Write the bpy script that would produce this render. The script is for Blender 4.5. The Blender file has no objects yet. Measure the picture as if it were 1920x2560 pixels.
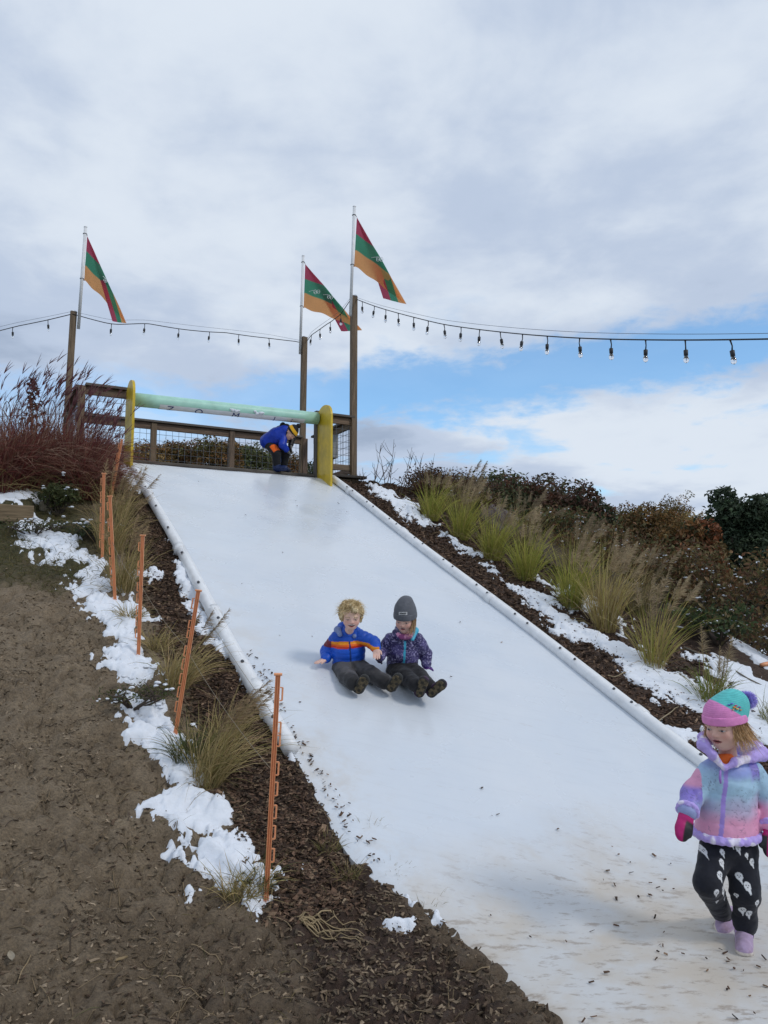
import bpy, math, random
import numpy as np
from mathutils import Vector, Matrix

SC = bpy.context.scene
COL = SC.collection
R = math.radians
# ------------------------------------------------------------------ camera
EYE = np.array([0.0, 0.0, 1.55]); PITCH = R(6.0); FPX = 1850.0
cam_d = bpy.data.cameras.new('camera'); cam = bpy.data.objects.new('camera', cam_d); COL.objects.link(cam)
cam.location = EYE; cam.rotation_euler = (R(90) + PITCH, 0, 0)
cam_d.sensor_fit = 'AUTO'; cam_d.sensor_width = 36; cam_d.lens = 36 * FPX / 2560
cam_d.clip_start = 0.05; cam_d.clip_end = 2000
SC.camera = cam
# ------------------------------------------------------------------ light
SUN_EL, SUN_AZ = R(40), R(118)          # azimuth clockwise from +Y (the way the camera looks)
sun_d = bpy.data.lights.new('sun', 'SUN'); sun = bpy.data.objects.new('sun', sun_d); COL.objects.link(sun)
sun_d.energy = 1.0; sun_d.angle = R(11); sun_d.color = (1.0, 0.95, 0.88)
sdir = Vector((math.cos(SUN_EL) * math.sin(SUN_AZ), math.cos(SUN_EL) * math.cos(SUN_AZ), math.sin(SUN_EL)))
sun.rotation_euler = sdir.to_track_quat('Z', 'Y').to_euler(); sun.location = (20, -10, 25)
SC.view_settings.view_transform = 'Standard'; SC.view_settings.look = 'None'
SC.view_settings.exposure = 0.25; SC.view_settings.gamma = 1.0
try: SC.view_settings.use_curve_mapping = False
except Exception: pass

def world():
    w = bpy.data.worlds.new('World'); SC.world = w; w.use_nodes = True
    nt = w.node_tree; nt.nodes.clear(); N = nt.nodes.new; L = nt.links.new
    out = N('ShaderNodeOutputWorld'); bg = N('ShaderNodeBackground'); bg.inputs['Strength'].default_value = 0.1
    L(bg.outputs[0], out.inputs[0])
    sky = N('ShaderNodeTexSky'); sky.sky_type = 'NISHITA'; sky.sun_disc = False
    sky.sun_elevation = SUN_EL; sky.sun_rotation = SUN_AZ; sky.air_density = 1.0; sky.dust_density = 0.3; sky.ozone_density = 2.0
    tc = N('ShaderNodeTexCoord'); sep = N('ShaderNodeSeparateXYZ'); L(tc.outputs['Generated'], sep.inputs[0])
    def M(op, a, b=None, c=None, clamp=False):
        m = N('ShaderNodeMath'); m.operation = op; m.use_clamp = clamp
        for i, v in enumerate((a, b, c)):
            if v is None: continue
            if isinstance(v, (int, float)): m.inputs[i].default_value = v
            else: L(v, m.inputs[i])
        return m.outputs[0]
    def ramp(v, a, b):
        m = N('ShaderNodeMapRange'); m.interpolation_type = 'SMOOTHSTEP'; L(v, m.inputs[0])
        m.inputs[1].default_value = a; m.inputs[2].default_value = b; return m.outputs[0]
    X, Y, Z = sep.outputs
    zc = M('ADD', M('MAXIMUM', Z, 0.0), 0.16)
    cv = N('ShaderNodeCombineXYZ'); L(M('DIVIDE', X, zc), cv.inputs[0]); L(M('DIVIDE', Y, zc), cv.inputs[1]); cv.inputs[2].default_value = 3.7
    def noise(scale, detail, rough, dist=0.0, vec=None, off=None):
        n = N('ShaderNodeTexNoise'); n.inputs['Scale'].default_value = scale; n.inputs['Detail'].default_value = detail
        n.inputs['Roughness'].default_value = rough; n.inputs['Distortion'].default_value = dist
        v = vec or cv.outputs[0]
        if off:
            mp = N('ShaderNodeMapping'); mp.inputs['Location'].default_value = off; L(v, mp.inputs[0]); v = mp.outputs[0]
        L(v, n.inputs['Vector']); return n.outputs['Fac']
    n1 = noise(0.85, 5, 0.52, 0.35); n2 = noise(2.6, 6, 0.55, 0.3, off=(4, 1, 0)); n3 = noise(7.5, 5, 0.6, 0.2, off=(1, 8, 2)); n4 = noise(0.42, 3, .5, .2, off=(2.2, 5.1, 1))
    # a long rift of blue low over the horizon, rising slowly to the right
    az = M('ARCTAN2', X, Y); el = M('ARCSINE', Z)
    azc = M('MINIMUM', M('MAXIMUM', az, -1.6), 1.6)
    ec = M('ADD', M('MULTIPLY', azc, 0.085), 0.262)
    dist = M('ABSOLUTE', M('SUBTRACT', el, ec))
    wdt = M('ADD', 0.044, M('MULTIPLY', M('SUBTRACT', n2, 0.5), 0.11))
    rift = ramp(M('SUBTRACT', M('ADD', wdt, M('MULTIPLY', M('SUBTRACT', n3, 0.5), 0.10)), dist), -0.016, 0.028)
    lm = N('ShaderNodeMapRange'); lm.interpolation_type = 'SMOOTHSTEP'; L(az, lm.inputs[0]); lm.inputs[1].default_value = -0.38; lm.inputs[2].default_value = 0.02
    lm.inputs[3].default_value = 0.50; lm.inputs[4].default_value = 1.0
    rift = M('MULTIPLY', rift, lm.outputs[0])
    holes = M('MULTIPLY', ramp(n2, 0.55, 0.70), M('MULTIPLY', ramp(el, 0.46, 0.30), 0.80))
    blue = M('MULTIPLY', M('MAXIMUM', rift, holes), 0.86, clamp=True)
    # cloud shading: grey bases, white tops
    sh = M('ADD', M('ADD', M('MULTIPLY', n1, 0.95), M('MULTIPLY', n2, 0.42)), M('ADD', M('MULTIPLY', n3, 0.14), M('MULTIPLY', n4, 0.5)))
    cr = N('ShaderNodeValToRGB'); e = cr.color_ramp; e.interpolation = 'EASE'
    L(ramp(sh, 0.70, 1.20), cr.inputs[0])
    e.elements[0].position = 0.0; e.elements[0].color = (0.285, 0.355, 0.475, 1)
    e.elements[1].position = 1.0; e.elements[1].color = (0.61, 0.67, 0.75, 1)
    k = e.elements.new(0.45); k.color = (0.425, 0.50, 0.63, 1)
    sc = N('ShaderNodeMixRGB'); sc.blend_type = 'MULTIPLY'; sc.inputs[0].default_value = 1; L(cr.outputs[0], sc.inputs[1]); sc.inputs[2].default_value = (10, 10, 10, 1)
    # the open sky above the rift, a little deeper than raw
    bs = N('ShaderNodeMixRGB'); bs.blend_type = 'MULTIPLY'; bs.inputs[0].default_value = 1; L(sky.outputs[0], bs.inputs[1]); bs.inputs[2].default_value = BLUE
    mx = N('ShaderNodeMixRGB'); L(blue, mx.inputs[0]); L(sc.outputs[0], mx.inputs[1]); L(bs.outputs[0], mx.inputs[2])
    L(mx.outputs[0], bg.inputs[0])
BLUE = (1.05, 1.45, 1.62, 1)
world()

# ------------------------------------------------------------------ camera rays -> places
_f = np.array([0, math.cos(PITCH), math.sin(PITCH)]); _u = np.array([0, -math.sin(PITCH), math.cos(PITCH)]); _r = np.array([1.0, 0, 0])
def ray(px, py): return _r * ((px - 960) / FPX) + _u * ((1280 - py) / FPX) + _f
def at(px, py, depth): return EYE + ray(px, py) * depth
def aty(px, py, Y):
    r = ray(px, py); return EYE + r * (Y / r[1])
# slide frame: s runs up the slope (horizontal metres), u runs across it to the right
AZ = R(28.6); DV = np.array([-math.sin(AZ), math.cos(AZ)]); CV = np.array([math.cos(AZ), math.sin(AZ)])
TAN = 0.4536
def su_of(x, y): return x * DV[0] + y * DV[1], x * CV[0] + y * CV[1]
def W(s, u, z): return np.array([s * DV[0] + u * CV[0], s * DV[1] + u * CV[1], z])
def softp(x, w): return w * np.logaddexp(0, x / w)
def smin_(a, b, k):
    h = np.clip(0.5 + 0.5 * (b - a) / k, 0, 1); return b + (a - b) * h - k * h * (1 - h)
def sstep(a, b, x):
    t = np.clip((x - a) / (b - a), 0, 1); return t * t * (3 - 2 * t)
def plane(s): return smin_(TAN * softp(np.asarray(s, float) - 3.0, 0.13), 3.22, 0.06)

# ------------------------------------------------------------------ noise
def _hash(ix, iy, iz, seed):
    h = (ix.astype(np.uint32) * np.uint32(374761393)) ^ (iy.astype(np.uint32) * np.uint32(668265263)) ^ (iz.astype(np.uint32) * np.uint32(2147483647 - 1274126177 % 97)) ^ np.uint32(seed * 974711 + 13)
    h = (h ^ (h >> np.uint32(13))) * np.uint32(1274126177); h = h ^ (h >> np.uint32(16))
    h = (h * np.uint32(2246822519)); h = h ^ (h >> np.uint32(15))
    return (h & np.uint32(0xffffff)).astype(np.float32) / np.float32(0xffffff)
def vnoise(p, seed=0):
    p = np.asarray(p, np.float32)
    if p.shape[-1] == 2: p = np.concatenate([p, np.zeros(p.shape[:-1] + (1,), np.float32)], -1)
    i = np.floor(p); f = p - i; f = f * f * f * (f * (f * 6 - 15) + 10); i = i.astype(np.int64)
    out = 0
    for dx in (0, 1):
        wx = f[..., 0] if dx else 1 - f[..., 0]
        for dy in (0, 1):
            wy = f[..., 1] if dy else 1 - f[..., 1]
            for dz in (0, 1):
                wz = f[..., 2] if dz else 1 - f[..., 2]
                out = out + wx * wy * wz * _hash(i[..., 0] + dx, i[..., 1] + dy, i[..., 2] + dz, seed)
    return out
def fbm(p, octv=4, seed=0, gain=0.5):
    p = np.asarray(p, np.float32); a = 1.0; s = 0; t = 0
    for o in range(octv):
        s = s + a * vnoise(p * (2.03 ** o) + 17.3 * o, seed + o); t += a; a *= gain
    return s / t

# ------------------------------------------------------------------ mesh building
class MB:
    def __init__(s): s.v = []; s.f = []; s.c = []; s.l = []; s.n = 0
    def add(s, v, faces, col=(1, 1, 1), loc=None):
        v = np.asarray(v, np.float64).reshape(-1, 3); k = len(v)
        for F in (faces if isinstance(faces, list) and len(faces) and isinstance(faces[0], np.ndarray) else [np.asarray(faces, np.int64)]):
            s.f.append(F + s.n)
        c = np.asarray(col, float); s.c.append(np.broadcast_to(c, (k, 3)) if c.ndim == 1 else c)
        s.l.append(np.asarray(loc, float) if loc is not None else v)
        s.v.append(v); s.n += k; return s
    def mesh(s, name, smooth=False, off=None):
        v = np.concatenate(s.v); c = np.concatenate(s.c); l = np.concatenate(s.l)
        if off is not None: v = v - off
        me = bpy.data.meshes.new(name); me.vertices.add(len(v)); me.vertices.foreach_set('co', v.astype(np.float32).ravel())
        li = np.concatenate([f.ravel() for f in s.f]); tot = np.concatenate([np.full(len(f), f.shape[1]) for f in s.f])
        st = np.concatenate([[0], np.cumsum(tot)[:-1]])
        me.loops.add(len(li)); me.loops.foreach_set('vertex_index', li.astype(np.int32))
        me.polygons.add(len(tot)); me.polygons.foreach_set('loop_start', st.astype(np.int32)); me.polygons.foreach_set('loop_total', tot.astype(np.int32))
        me.polygons.foreach_set('use_smooth', np.full(len(tot), smooth))
        a = me.color_attributes.new('Col', 'FLOAT_COLOR', 'POINT')
        a.data.foreach_set('color', np.concatenate([c, np.ones((len(c), 1))], 1).astype(np.float32).ravel())
        b = me.attributes.new('loc', 'FLOAT_VECTOR', 'POINT'); b.data.foreach_set('vector', l.astype(np.float32).ravel())
        me.update(calc_edges=True); me.validate(); return me
ROOT = {}
def link(name, me, m, parent=None, smooth=False):
    o = bpy.data.objects.new(name, me); COL.objects.link(o)
    if m is not None: me.materials.append(m)
    if parent is not None: o.parent = parent
    return o
def org(o):
    v = np.zeros(3)
    while o is not None: v = v + np.array(o.location); o = o.parent
    return v
def part(name, mb, m, parent=None, smooth=False, kind=None, label=None):
    """mb in world coordinates -> one mesh object, child of parent"""
    me = mb.mesh(name, smooth, org(parent) if parent is not None else None)
    o = link(name, me, m, parent)
    if kind: o['kind'] = kind
    if label: o['label'] = label
    return o
def tag(o, label, cat, group=None):
    o['label'] = label; o['category'] = cat
    if group: o['group'] = group
    return o
def thing(name, label, cat, loc, group=None):
    o = bpy.data.objects.new(name, None); COL.objects.link(o); o.location = loc; o.empty_display_size = .1
    return tag(o, label, cat, group)
def solo(name, mb, m, label, cat, base, smooth=False, group=None):
    me = mb.mesh(name, smooth, np.asarray(base)); o = link(name, me, m); o.location = base
    return tag(o, label, cat, group)
def setting(name, mb, m, smooth=False, kind='structure'):
    o = link(name, mb.mesh(name, smooth), m); o['kind'] = kind; return o
rng = np.random.default_rng(7)
BOXF = np.array([[0, 1, 3, 2], [4, 6, 7, 5], [0, 4, 5, 1], [2, 3, 7, 6], [0, 2, 6, 4], [1, 5, 7, 3]])
def norm(v): v = np.asarray(v, float); return v / (np.linalg.norm(v) + 1e-12)
def obox(mb, c, ax, h, col=(1, 1, 1), bev=0.0):
    """box at c with axis rows ax (3,3) and half sizes h; loc = board coordinates; bev chamfers the long edges"""
    ax = np.asarray(ax, float); h = np.asarray(h, float); o = rng.uniform(0, 50, 3)
    if bev <= 0:
        g = np.array([[i, j, k] for i in (-1, 1) for j in (-1, 1) for k in (-1, 1)], float) * h
        mb.add(c + g @ ax, BOXF[:, ::-1], col, g + o); return
    i = int(np.argmax(h)); j, k = [x for x in range(3) if x != i]; b = bev
    prof = [(-h[j], -h[k] + b), (-h[j] + b, -h[k]), (h[j] - b, -h[k]), (h[j], -h[k] + b), (h[j], h[k] - b), (h[j] - b, h[k]), (-h[j] + b, h[k]), (-h[j], h[k] - b)]
    g = []
    for e in (-h[i], h[i]):
        for a, c2 in prof:
            q = [0, 0, 0]; q[i] = e; q[j] = a; q[k] = c2; g.append(q)
    g = np.array(g); side = np.array([[n, (n + 1) % 8, 8 + (n + 1) % 8, 8 + n] for n in range(8)])
    flip = np.linalg.det(np.array([ax[i], ax[j], ax[k]])) > 0
    e0 = np.arange(8)[None]; e1 = np.arange(8, 16)[None]
    if flip: fs = [side, e0[:, ::-1], e1]
    else: fs = [side[:, ::-1], e0, e1[:, ::-1]]
    mb.add(c + g @ ax, fs, col, g + o)
def frame_of(d, up=(0, 0, 1)):
    d = norm(d); a = np.cross(up, d)
    if np.linalg.norm(a) < 1e-4: a = np.cross((1, 0, 0), d)
    a = norm(a); return d, a, np.cross(d, a)
def beam(mb, p, q, w, h, col=(1, 1, 1), up=(0, 0, 1), bev=0.004):
    p = np.asarray(p, float); q = np.asarray(q, float); d, a, b = frame_of(q - p, up)
    obox(mb, (p + q) / 2, np.array([d, a, b]), (np.linalg.norm(q - p) / 2, w / 2, h / 2), col, bev)
def tube(mb, pts, rad, n=8, col=(1, 1, 1), cap=True):
    pts = np.asarray(pts, float); m = len(pts); rad = np.broadcast_to(np.asarray(rad, float), (m,))
    t = np.gradient(pts, axis=0); V = []; up = np.array([0, 0, 1.0]); prev = None
    for i in range(m):
        d = norm(t[i])
        if prev is None: _, a, b = frame_of(d, up)
        else: a = norm(prev - d * np.dot(prev, d)); b = np.cross(d, a)
        prev = a
        th = np.arange(n) * 2 * math.pi / n
        V.append(pts[i] + rad[i] * (np.cos(th)[:, None] * a + np.sin(th)[:, None] * b))
    V = np.concatenate(V); i = np.arange(m - 1)[:, None] * n; j = np.arange(n)[None]
    q = np.stack([i + j, i + (j + 1) % n, i + n + (j + 1) % n, i + n + j], -1).reshape(-1, 4)
    L = np.concatenate([[0], np.cumsum(np.linalg.norm(np.diff(pts, axis=0), axis=1))])
    loc = np.stack([np.repeat(L, n), np.tile(np.cos(np.arange(n) * 6.283 / n), m) * rad.max(), np.tile(np.sin(np.arange(n) * 6.283 / n), m) * rad.max()], 1) + rng.uniform(0, 9, 3)
    fs = [q]
    if cap: fs += [np.arange(n)[None, ::-1], (np.arange(n) + (m - 1) * n)[None]]
    mb.add(V, fs, col, loc)
def gridf(nu, nv):
    i = np.arange(nu - 1)[:, None] * nv; j = np.arange(nv - 1)[None]
    return np.stack([i + j, i + nv + j, i + nv + j + 1, i + j + 1], -1).reshape(-1, 4)
def blades(mb, base, dirs, length, width, droop, col0, col1, nseg=5, bend=None, face=None):
    """many tapering leaf ribbons at once: base (N,3), dirs (N,3) unit, all vectorised"""
    n = len(base); t = np.linspace(0, 1, nseg)[None, :, None]
    length = np.broadcast_to(length, (n,))[:, None, None]; droop = np.broadcast_to(droop, (n,))[:, None, None]; width = np.broadcast_to(width, (n,))[:, None]
    P = base[:, None] + dirs[:, None] * length * t
    h = dirs.copy(); h[:, 2] = 0; h /= (np.linalg.norm(h, axis=1)[:, None] + 1e-6)
    P = P + h[:, None] * length * droop * 0.55 * t ** 2
    P[..., 2] -= (length * droop * t ** 2.4)[..., 0] * 0.75
    if bend is not None: P = P + bend[:, None] * length * t ** 2
    a = rng.normal(size=(n, 3)) if face is None else face
    a[:, 2] *= 0.2; d = P[:, -1] - P[:, 0]; sd = np.cross(a, d); sd /= (np.linalg.norm(sd, axis=1)[:, None] + 1e-9)
    w = width * (1 - t[0, :, 0][None] ** 2.2 * 0.92) * (0.55 + 0.45 * np.minimum(1, t[0, :, 0][None] * 4))
    V = np.stack([P - sd[:, None] * w[..., None] / 2, P + sd[:, None] * w[..., None] / 2], 2).reshape(-1, 3)
    k = np.arange(n)[:, None] * nseg * 2 + np.arange(nseg - 1)[None] * 2
    F = np.stack([k, k + 1, k + 3, k + 2], -1).reshape(-1, 4)
    c0 = np.broadcast_to(col0, (n, 3))[:, None]; c1 = np.broadcast_to(col1, (n, 3))[:, None]
    C = c0 * (1 - t) + c1 * t; C = np.repeat(C, 2, axis=1).reshape(-1, 3)
    mb.add(V, F, C); return P

# ------------------------------------------------------------------ materials
def mat(name, col=(1, 1, 1), rough=0.6, var=0.12, scale=14, bump=0.0, bscale=60, attr=True, spec=0.4, translucent=0.0, metal=0.0, stretch=None, coat=0.0, sheen=0.0, bdist=0.004, trans=0.0):
    m = bpy.data.materials.new(name); m.use_nodes = True; nt = m.node_tree; N = nt.nodes.new; L = nt.links.new
    b = nt.nodes['Principled BSDF']; b.inputs['Roughness'].default_value = rough; b.inputs['Specular IOR Level'].default_value = spec; b.inputs['Metallic'].default_value = metal
    b.inputs['Coat Weight'].default_value = coat; b.inputs['Sheen Weight'].default_value = sheen; b.inputs['Transmission Weight'].default_value = trans
    at_ = N('ShaderNodeAttribute'); at_.attribute_name = 'Col'
    lc = N('ShaderNodeAttribute'); lc.attribute_name = 'loc'; vec = lc.outputs['Vector']
    if stretch:
        mp = N('ShaderNodeMapping'); mp.inputs['Scale'].default_value = stretch; L(vec, mp.inputs[0]); vec = mp.outputs[0]
    nz = N('ShaderNodeTexNoise'); nz.inputs['Scale'].default_value = scale; nz.inputs['Detail'].default_value = 5; nz.inputs['Roughness'].default_value = .6; L(vec, nz.inputs['Vector'])
    mr = N('ShaderNodeMapRange'); L(nz.outputs['Fac'], mr.inputs[0]); mr.inputs[1].default_value = .25; mr.inputs[2].default_value = .75; mr.inputs[3].default_value = 1 - var * 2; mr.inputs[4].default_value = 1 + var
    m1 = N('ShaderNodeMixRGB'); m1.blend_type = 'MULTIPLY'; m1.inputs[0].default_value = 1
    if attr: L(at_.outputs['Color'], m1.inputs[1])
    else: m1.inputs[1].default_value = (*col, 1)
    L(mr.outputs[0], m1.inputs[2]); cout = m1.outputs[0]
    if attr and tuple(col) != (1, 1, 1):
        m2 = N('ShaderNodeMixRGB'); m2.blend_type = 'MULTIPLY'; m2.inputs[0].default_value = 1; L(cout, m2.inputs[1]); m2.inputs[2].default_value = (*col, 1); cout = m2.outputs[0]
    L(cout, b.inputs['Base Color'])
    if bump:
        bz = N('ShaderNodeTexNoise'); bz.inputs['Scale'].default_value = bscale; bz.inputs['Detail'].default_value = 4; L(vec, bz.inputs['Vector'])
        bp = N('ShaderNodeBump'); bp.inputs['Strength'].default_value = bump; bp.inputs['Distance'].default_value = bdist; L(bz.outputs['Fac'], bp.inputs['Height']); L(bp.outputs[0], b.inputs['Normal'])
    if translucent:
        tr = N('ShaderNodeBsdfTranslucent'); L(cout, tr.inputs[0]); mx = N('ShaderNodeMixShader'); mx.inputs[0].default_value = translucent
        L(b.outputs[0], mx.inputs[1]); L(tr.outputs[0], mx.inputs[2]); L(mx.outputs[0], nt.nodes['Material Output'].inputs[0])
    m['bsdf'] = 1
    return m
M_wood = mat('weathered_wood', rough=.75, var=.34, scale=3.2, bump=.5, bscale=5, stretch=(1.3, 26, 26), spec=.25, bdist=.003)
M_pvc = mat('white_pvc', (.78, .79, .80), rough=.38, var=.07, scale=9, attr=False, bump=.05)
M_steel = mat('galvanised_wire', (.11, .12, .135), rough=.5, var=.1, attr=False, metal=.6)
M_black = mat('black_plastic', (.018, .019, .022), rough=.5, var=.1, attr=False)
M_screw = mat('screw_heads', (.09, .09, .1), rough=.45, attr=False, metal=.5)
M_stake = mat('orange_plastic', (.80, .34, .16), rough=.42, var=.10, scale=20, attr=False)
M_snow = mat('snow', (.74, .77, .82), rough=.75, var=.03, scale=30, bump=.5, bscale=90, attr=False, spec=.2, bdist=.006)
M_leaf = mat('leaf', rough=.62, var=.12, scale=6, spec=.3, translucent=.22)
M_dry = mat('dry_grass', rough=.7, var=.14, scale=9, spec=.25, translucent=.18)
M_bark = mat('bark', (.085, .065, .05), rough=.85, var=.3, scale=9, attr=False, bump=.6, bscale=30, bdist=.02)
M_chip = mat('wood_chips', rough=.85, var=.25, scale=30, spec=.25)
M_cloth = mat('cloth', rough=.75, var=.07, scale=45, bump=.25, bscale=240, spec=.25, sheen=.1, bdist=.0015)
M_nylon = mat('nylon', rough=.46, var=.06, scale=40, bump=.2, bscale=120, spec=.35, bdist=.002)
M_skin = mat('skin', rough=.5, var=.04, scale=30, spec=.35)
M_hair = mat('hair', rough=.45, var=.2, scale=60, spec=.4)
M_rubber = mat('rubber_sole', rough=.8, var=.3, scale=60, bump=.5, bscale=120)
M_twine = mat('pale_twine', (.26, .22, .16), rough=.8, attr=False)
M_flag = mat('flag_cloth', rough=.8, var=.05, scale=60, spec=.1, translucent=.62)
M_glass = mat('bulb_glass', (.92, .93, .95), rough=.03, var=0, attr=False, trans=1.0, spec=.5)
M_yellow = mat('yellow_plastic', (.62, .43, .025), rough=.42, var=.16, scale=6, attr=False, bump=.06, bscale=30)
M_mint = mat('mint_pipe', (.40, .68, .56), rough=.40, var=.09, scale=8, attr=False)
M_white = mat('white_paint', (.74, .75, .76), rough=.5, var=.05, attr=False)
M_navy = mat('navy_paint', (.015, .03, .14), rough=.5, attr=False)
M_grey = mat('grey_box', (.30, .31, .31), rough=.5, var=.1, attr=False)
# ================================================================== GROUND
U_L, U_R = 1.70, 4.50
def slide_left(s):
    s = np.asarray(s, float)
    return U_L + 0.22 * sstep(3.5, 3.0, s) + .05 * (fbm(np.stack([s * 3.0, s * 0], -1), 3, 5) - .5) * sstep(3.9, 3.4, s) * 2
def bed(s, u):          # raised planting bed behind the timber edging
    return sstep(.50, .40, u) * np.clip(2.385 + .28 * (s - 7.9) - plane(s), 0, .2) * sstep(7.86, 7.93, s)
def big(s, u):
    z = plane(s)
    z = z - np.maximum(s - 13.5, 0) * 0.33
    z = z - 0.50 * softp(u - 7.3, .35)
    z = z - 0.25 * softp(-5.0 - u, .5)
    z = z - .10 * sstep(.5, -1.5, u) * sstep(3, 4, s)
    return -2.9 + softp(z + 2.9, .25) + bed(s, u)
def relief(x, y, s, u):
    p = np.stack([x, y], -1)
    warp = np.stack([fbm(p * 2.1, 2, 70), fbm(p * 2.1 + 9, 2, 71)], -1) * .5
    q = p + warp * .35
    r = (fbm(q * 1.3, 3, 11) - .5) * .09 + (fbm(q * np.array([6.0, 8.0]), 3, 21) - .5) * .070
    rid = np.abs(fbm(q * np.array([9.0, 15.0]), 3, 31) - .5) * 2
    r = r - .040 * sstep(.22, .0, rid)
    r = r + (fbm(p * 38, 2, 41) - .5) * .016 + (fbm(q * np.array([17., 24.]), 2, 43) - .5) * .022
    return r
def height(x, y, detail=True):
    x = np.asarray(x, float); y = np.asarray(y, float); s, u = su_of(x, y); z = big(s, u)
    ins = sstep(.0, .10, u - slide_left(s)) * sstep(U_R + .07, U_R - .03, u) * sstep(10.35, 10.2, s)
    if detail:
        dd = np.hypot(x, y); z = z + relief(x, y, s, u) * (1 - ins) * sstep(30, 12, dd)
    return z - .05 * ins
HG = None
def ground_z(x, y):      # the ground as meshed: bilinear look-up
    x = np.asarray(x, float); y = np.asarray(y, float)
    i = np.clip(np.searchsorted(gx, x) - 1, 0, len(gx) - 2); j = np.clip(np.searchsorted(gy, y) - 1, 0, len(gy) - 2)
    a = (x - gx[i]) / (gx[i + 1] - gx[i]); b = (y - gy[j]) / (gy[j + 1] - gy[j])
    return (gz[i, j] * (1 - a) + gz[i + 1, j] * a) * (1 - b) + (gz[i, j + 1] * (1 - a) + gz[i + 1, j + 1] * a) * b
def ground_at(px, py):
    """where the camera ray through a pixel meets the smooth ground"""
    r = ray(px, py); t = np.geomspace(1.0, 60, 1500); P = EYE + r * t[:, None]
    h = P[:, 2] - ground_z(P[:, 0], P[:, 1]); i = np.argmax(h < 0)
    if h[i] >= 0: i = len(t) - 1; print('MISS', px, py)
    i = max(i, 1)
    a = h[i - 1] / (h[i - 1] - h[i] + 1e-12); p = EYE + r * (t[i - 1] + a * (t[i] - t[i - 1]))
    return np.array([p[0], p[1], float(ground_z(p[0], p[1]))])
def zones(x, y):
    s, u = su_of(x, y); p = np.stack([x, y], -1); n = fbm(p * 3, 4, 51) - .5
    edge = .10 * (fbm(p * 5, 3, 52) - .5) * 2
    # wood mulch on both sides of the slide
    left = sstep(1.12, 1.32, u + edge) * sstep(1.95, 1.75, u) * sstep(1.6, 2.6, s + n)
    left2 = .42 * sstep(-2.6, 1.0, u * 1.7 - s * .25 + n * 1.4 - .6) * sstep(2.2, 1.9, u) * sstep(3.9, 2.9, s)
    right = sstep(4.3, 4.5, u)
    mul = np.clip(np.maximum(np.maximum(left, left2), right), 0, 1) * sstep(11.5, 10.8, s)
    gr = sstep(6.35, 7.1, s + n * 1.0 + .12 * u) * sstep(1.15, .75, u) + sstep(11, 12, s) + sstep(9, 11, u) + sstep(-4, -6, u)
    return np.clip(mul, 0, 1), np.clip(gr, 0, 1)
def axis_pts(a, b, lo, hi, step):
    core = np.arange(lo, hi + step * .5, step); out = [core]
    d = step; x = hi; e = []
    while x < b: d *= 1.16; x += d; e.append(min(x, b))
    out.append(np.array(e)); d = step; x = lo; e = []
    while x > a: d *= 1.16; x -= d; e.append(max(x, a))
    return np.unique(np.concatenate([np.array(e)[::-1]] + out))
gx = axis_pts(-320, 320, -3.3, 2.0, .019); gy = axis_pts(-60, 620, 1.5, 8.5, .022)
GX, GY = np.meshgrid(gx, gy, indexing='ij'); gz = height(GX, GY); mz, grz = zones(GX, GY)
mb = MB(); mb.add(np.stack([GX, GY, gz], -1), gridf(len(gx), len(gy)), np.stack([mz, grz, mz * 0], -1).reshape(-1, 3))
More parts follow.
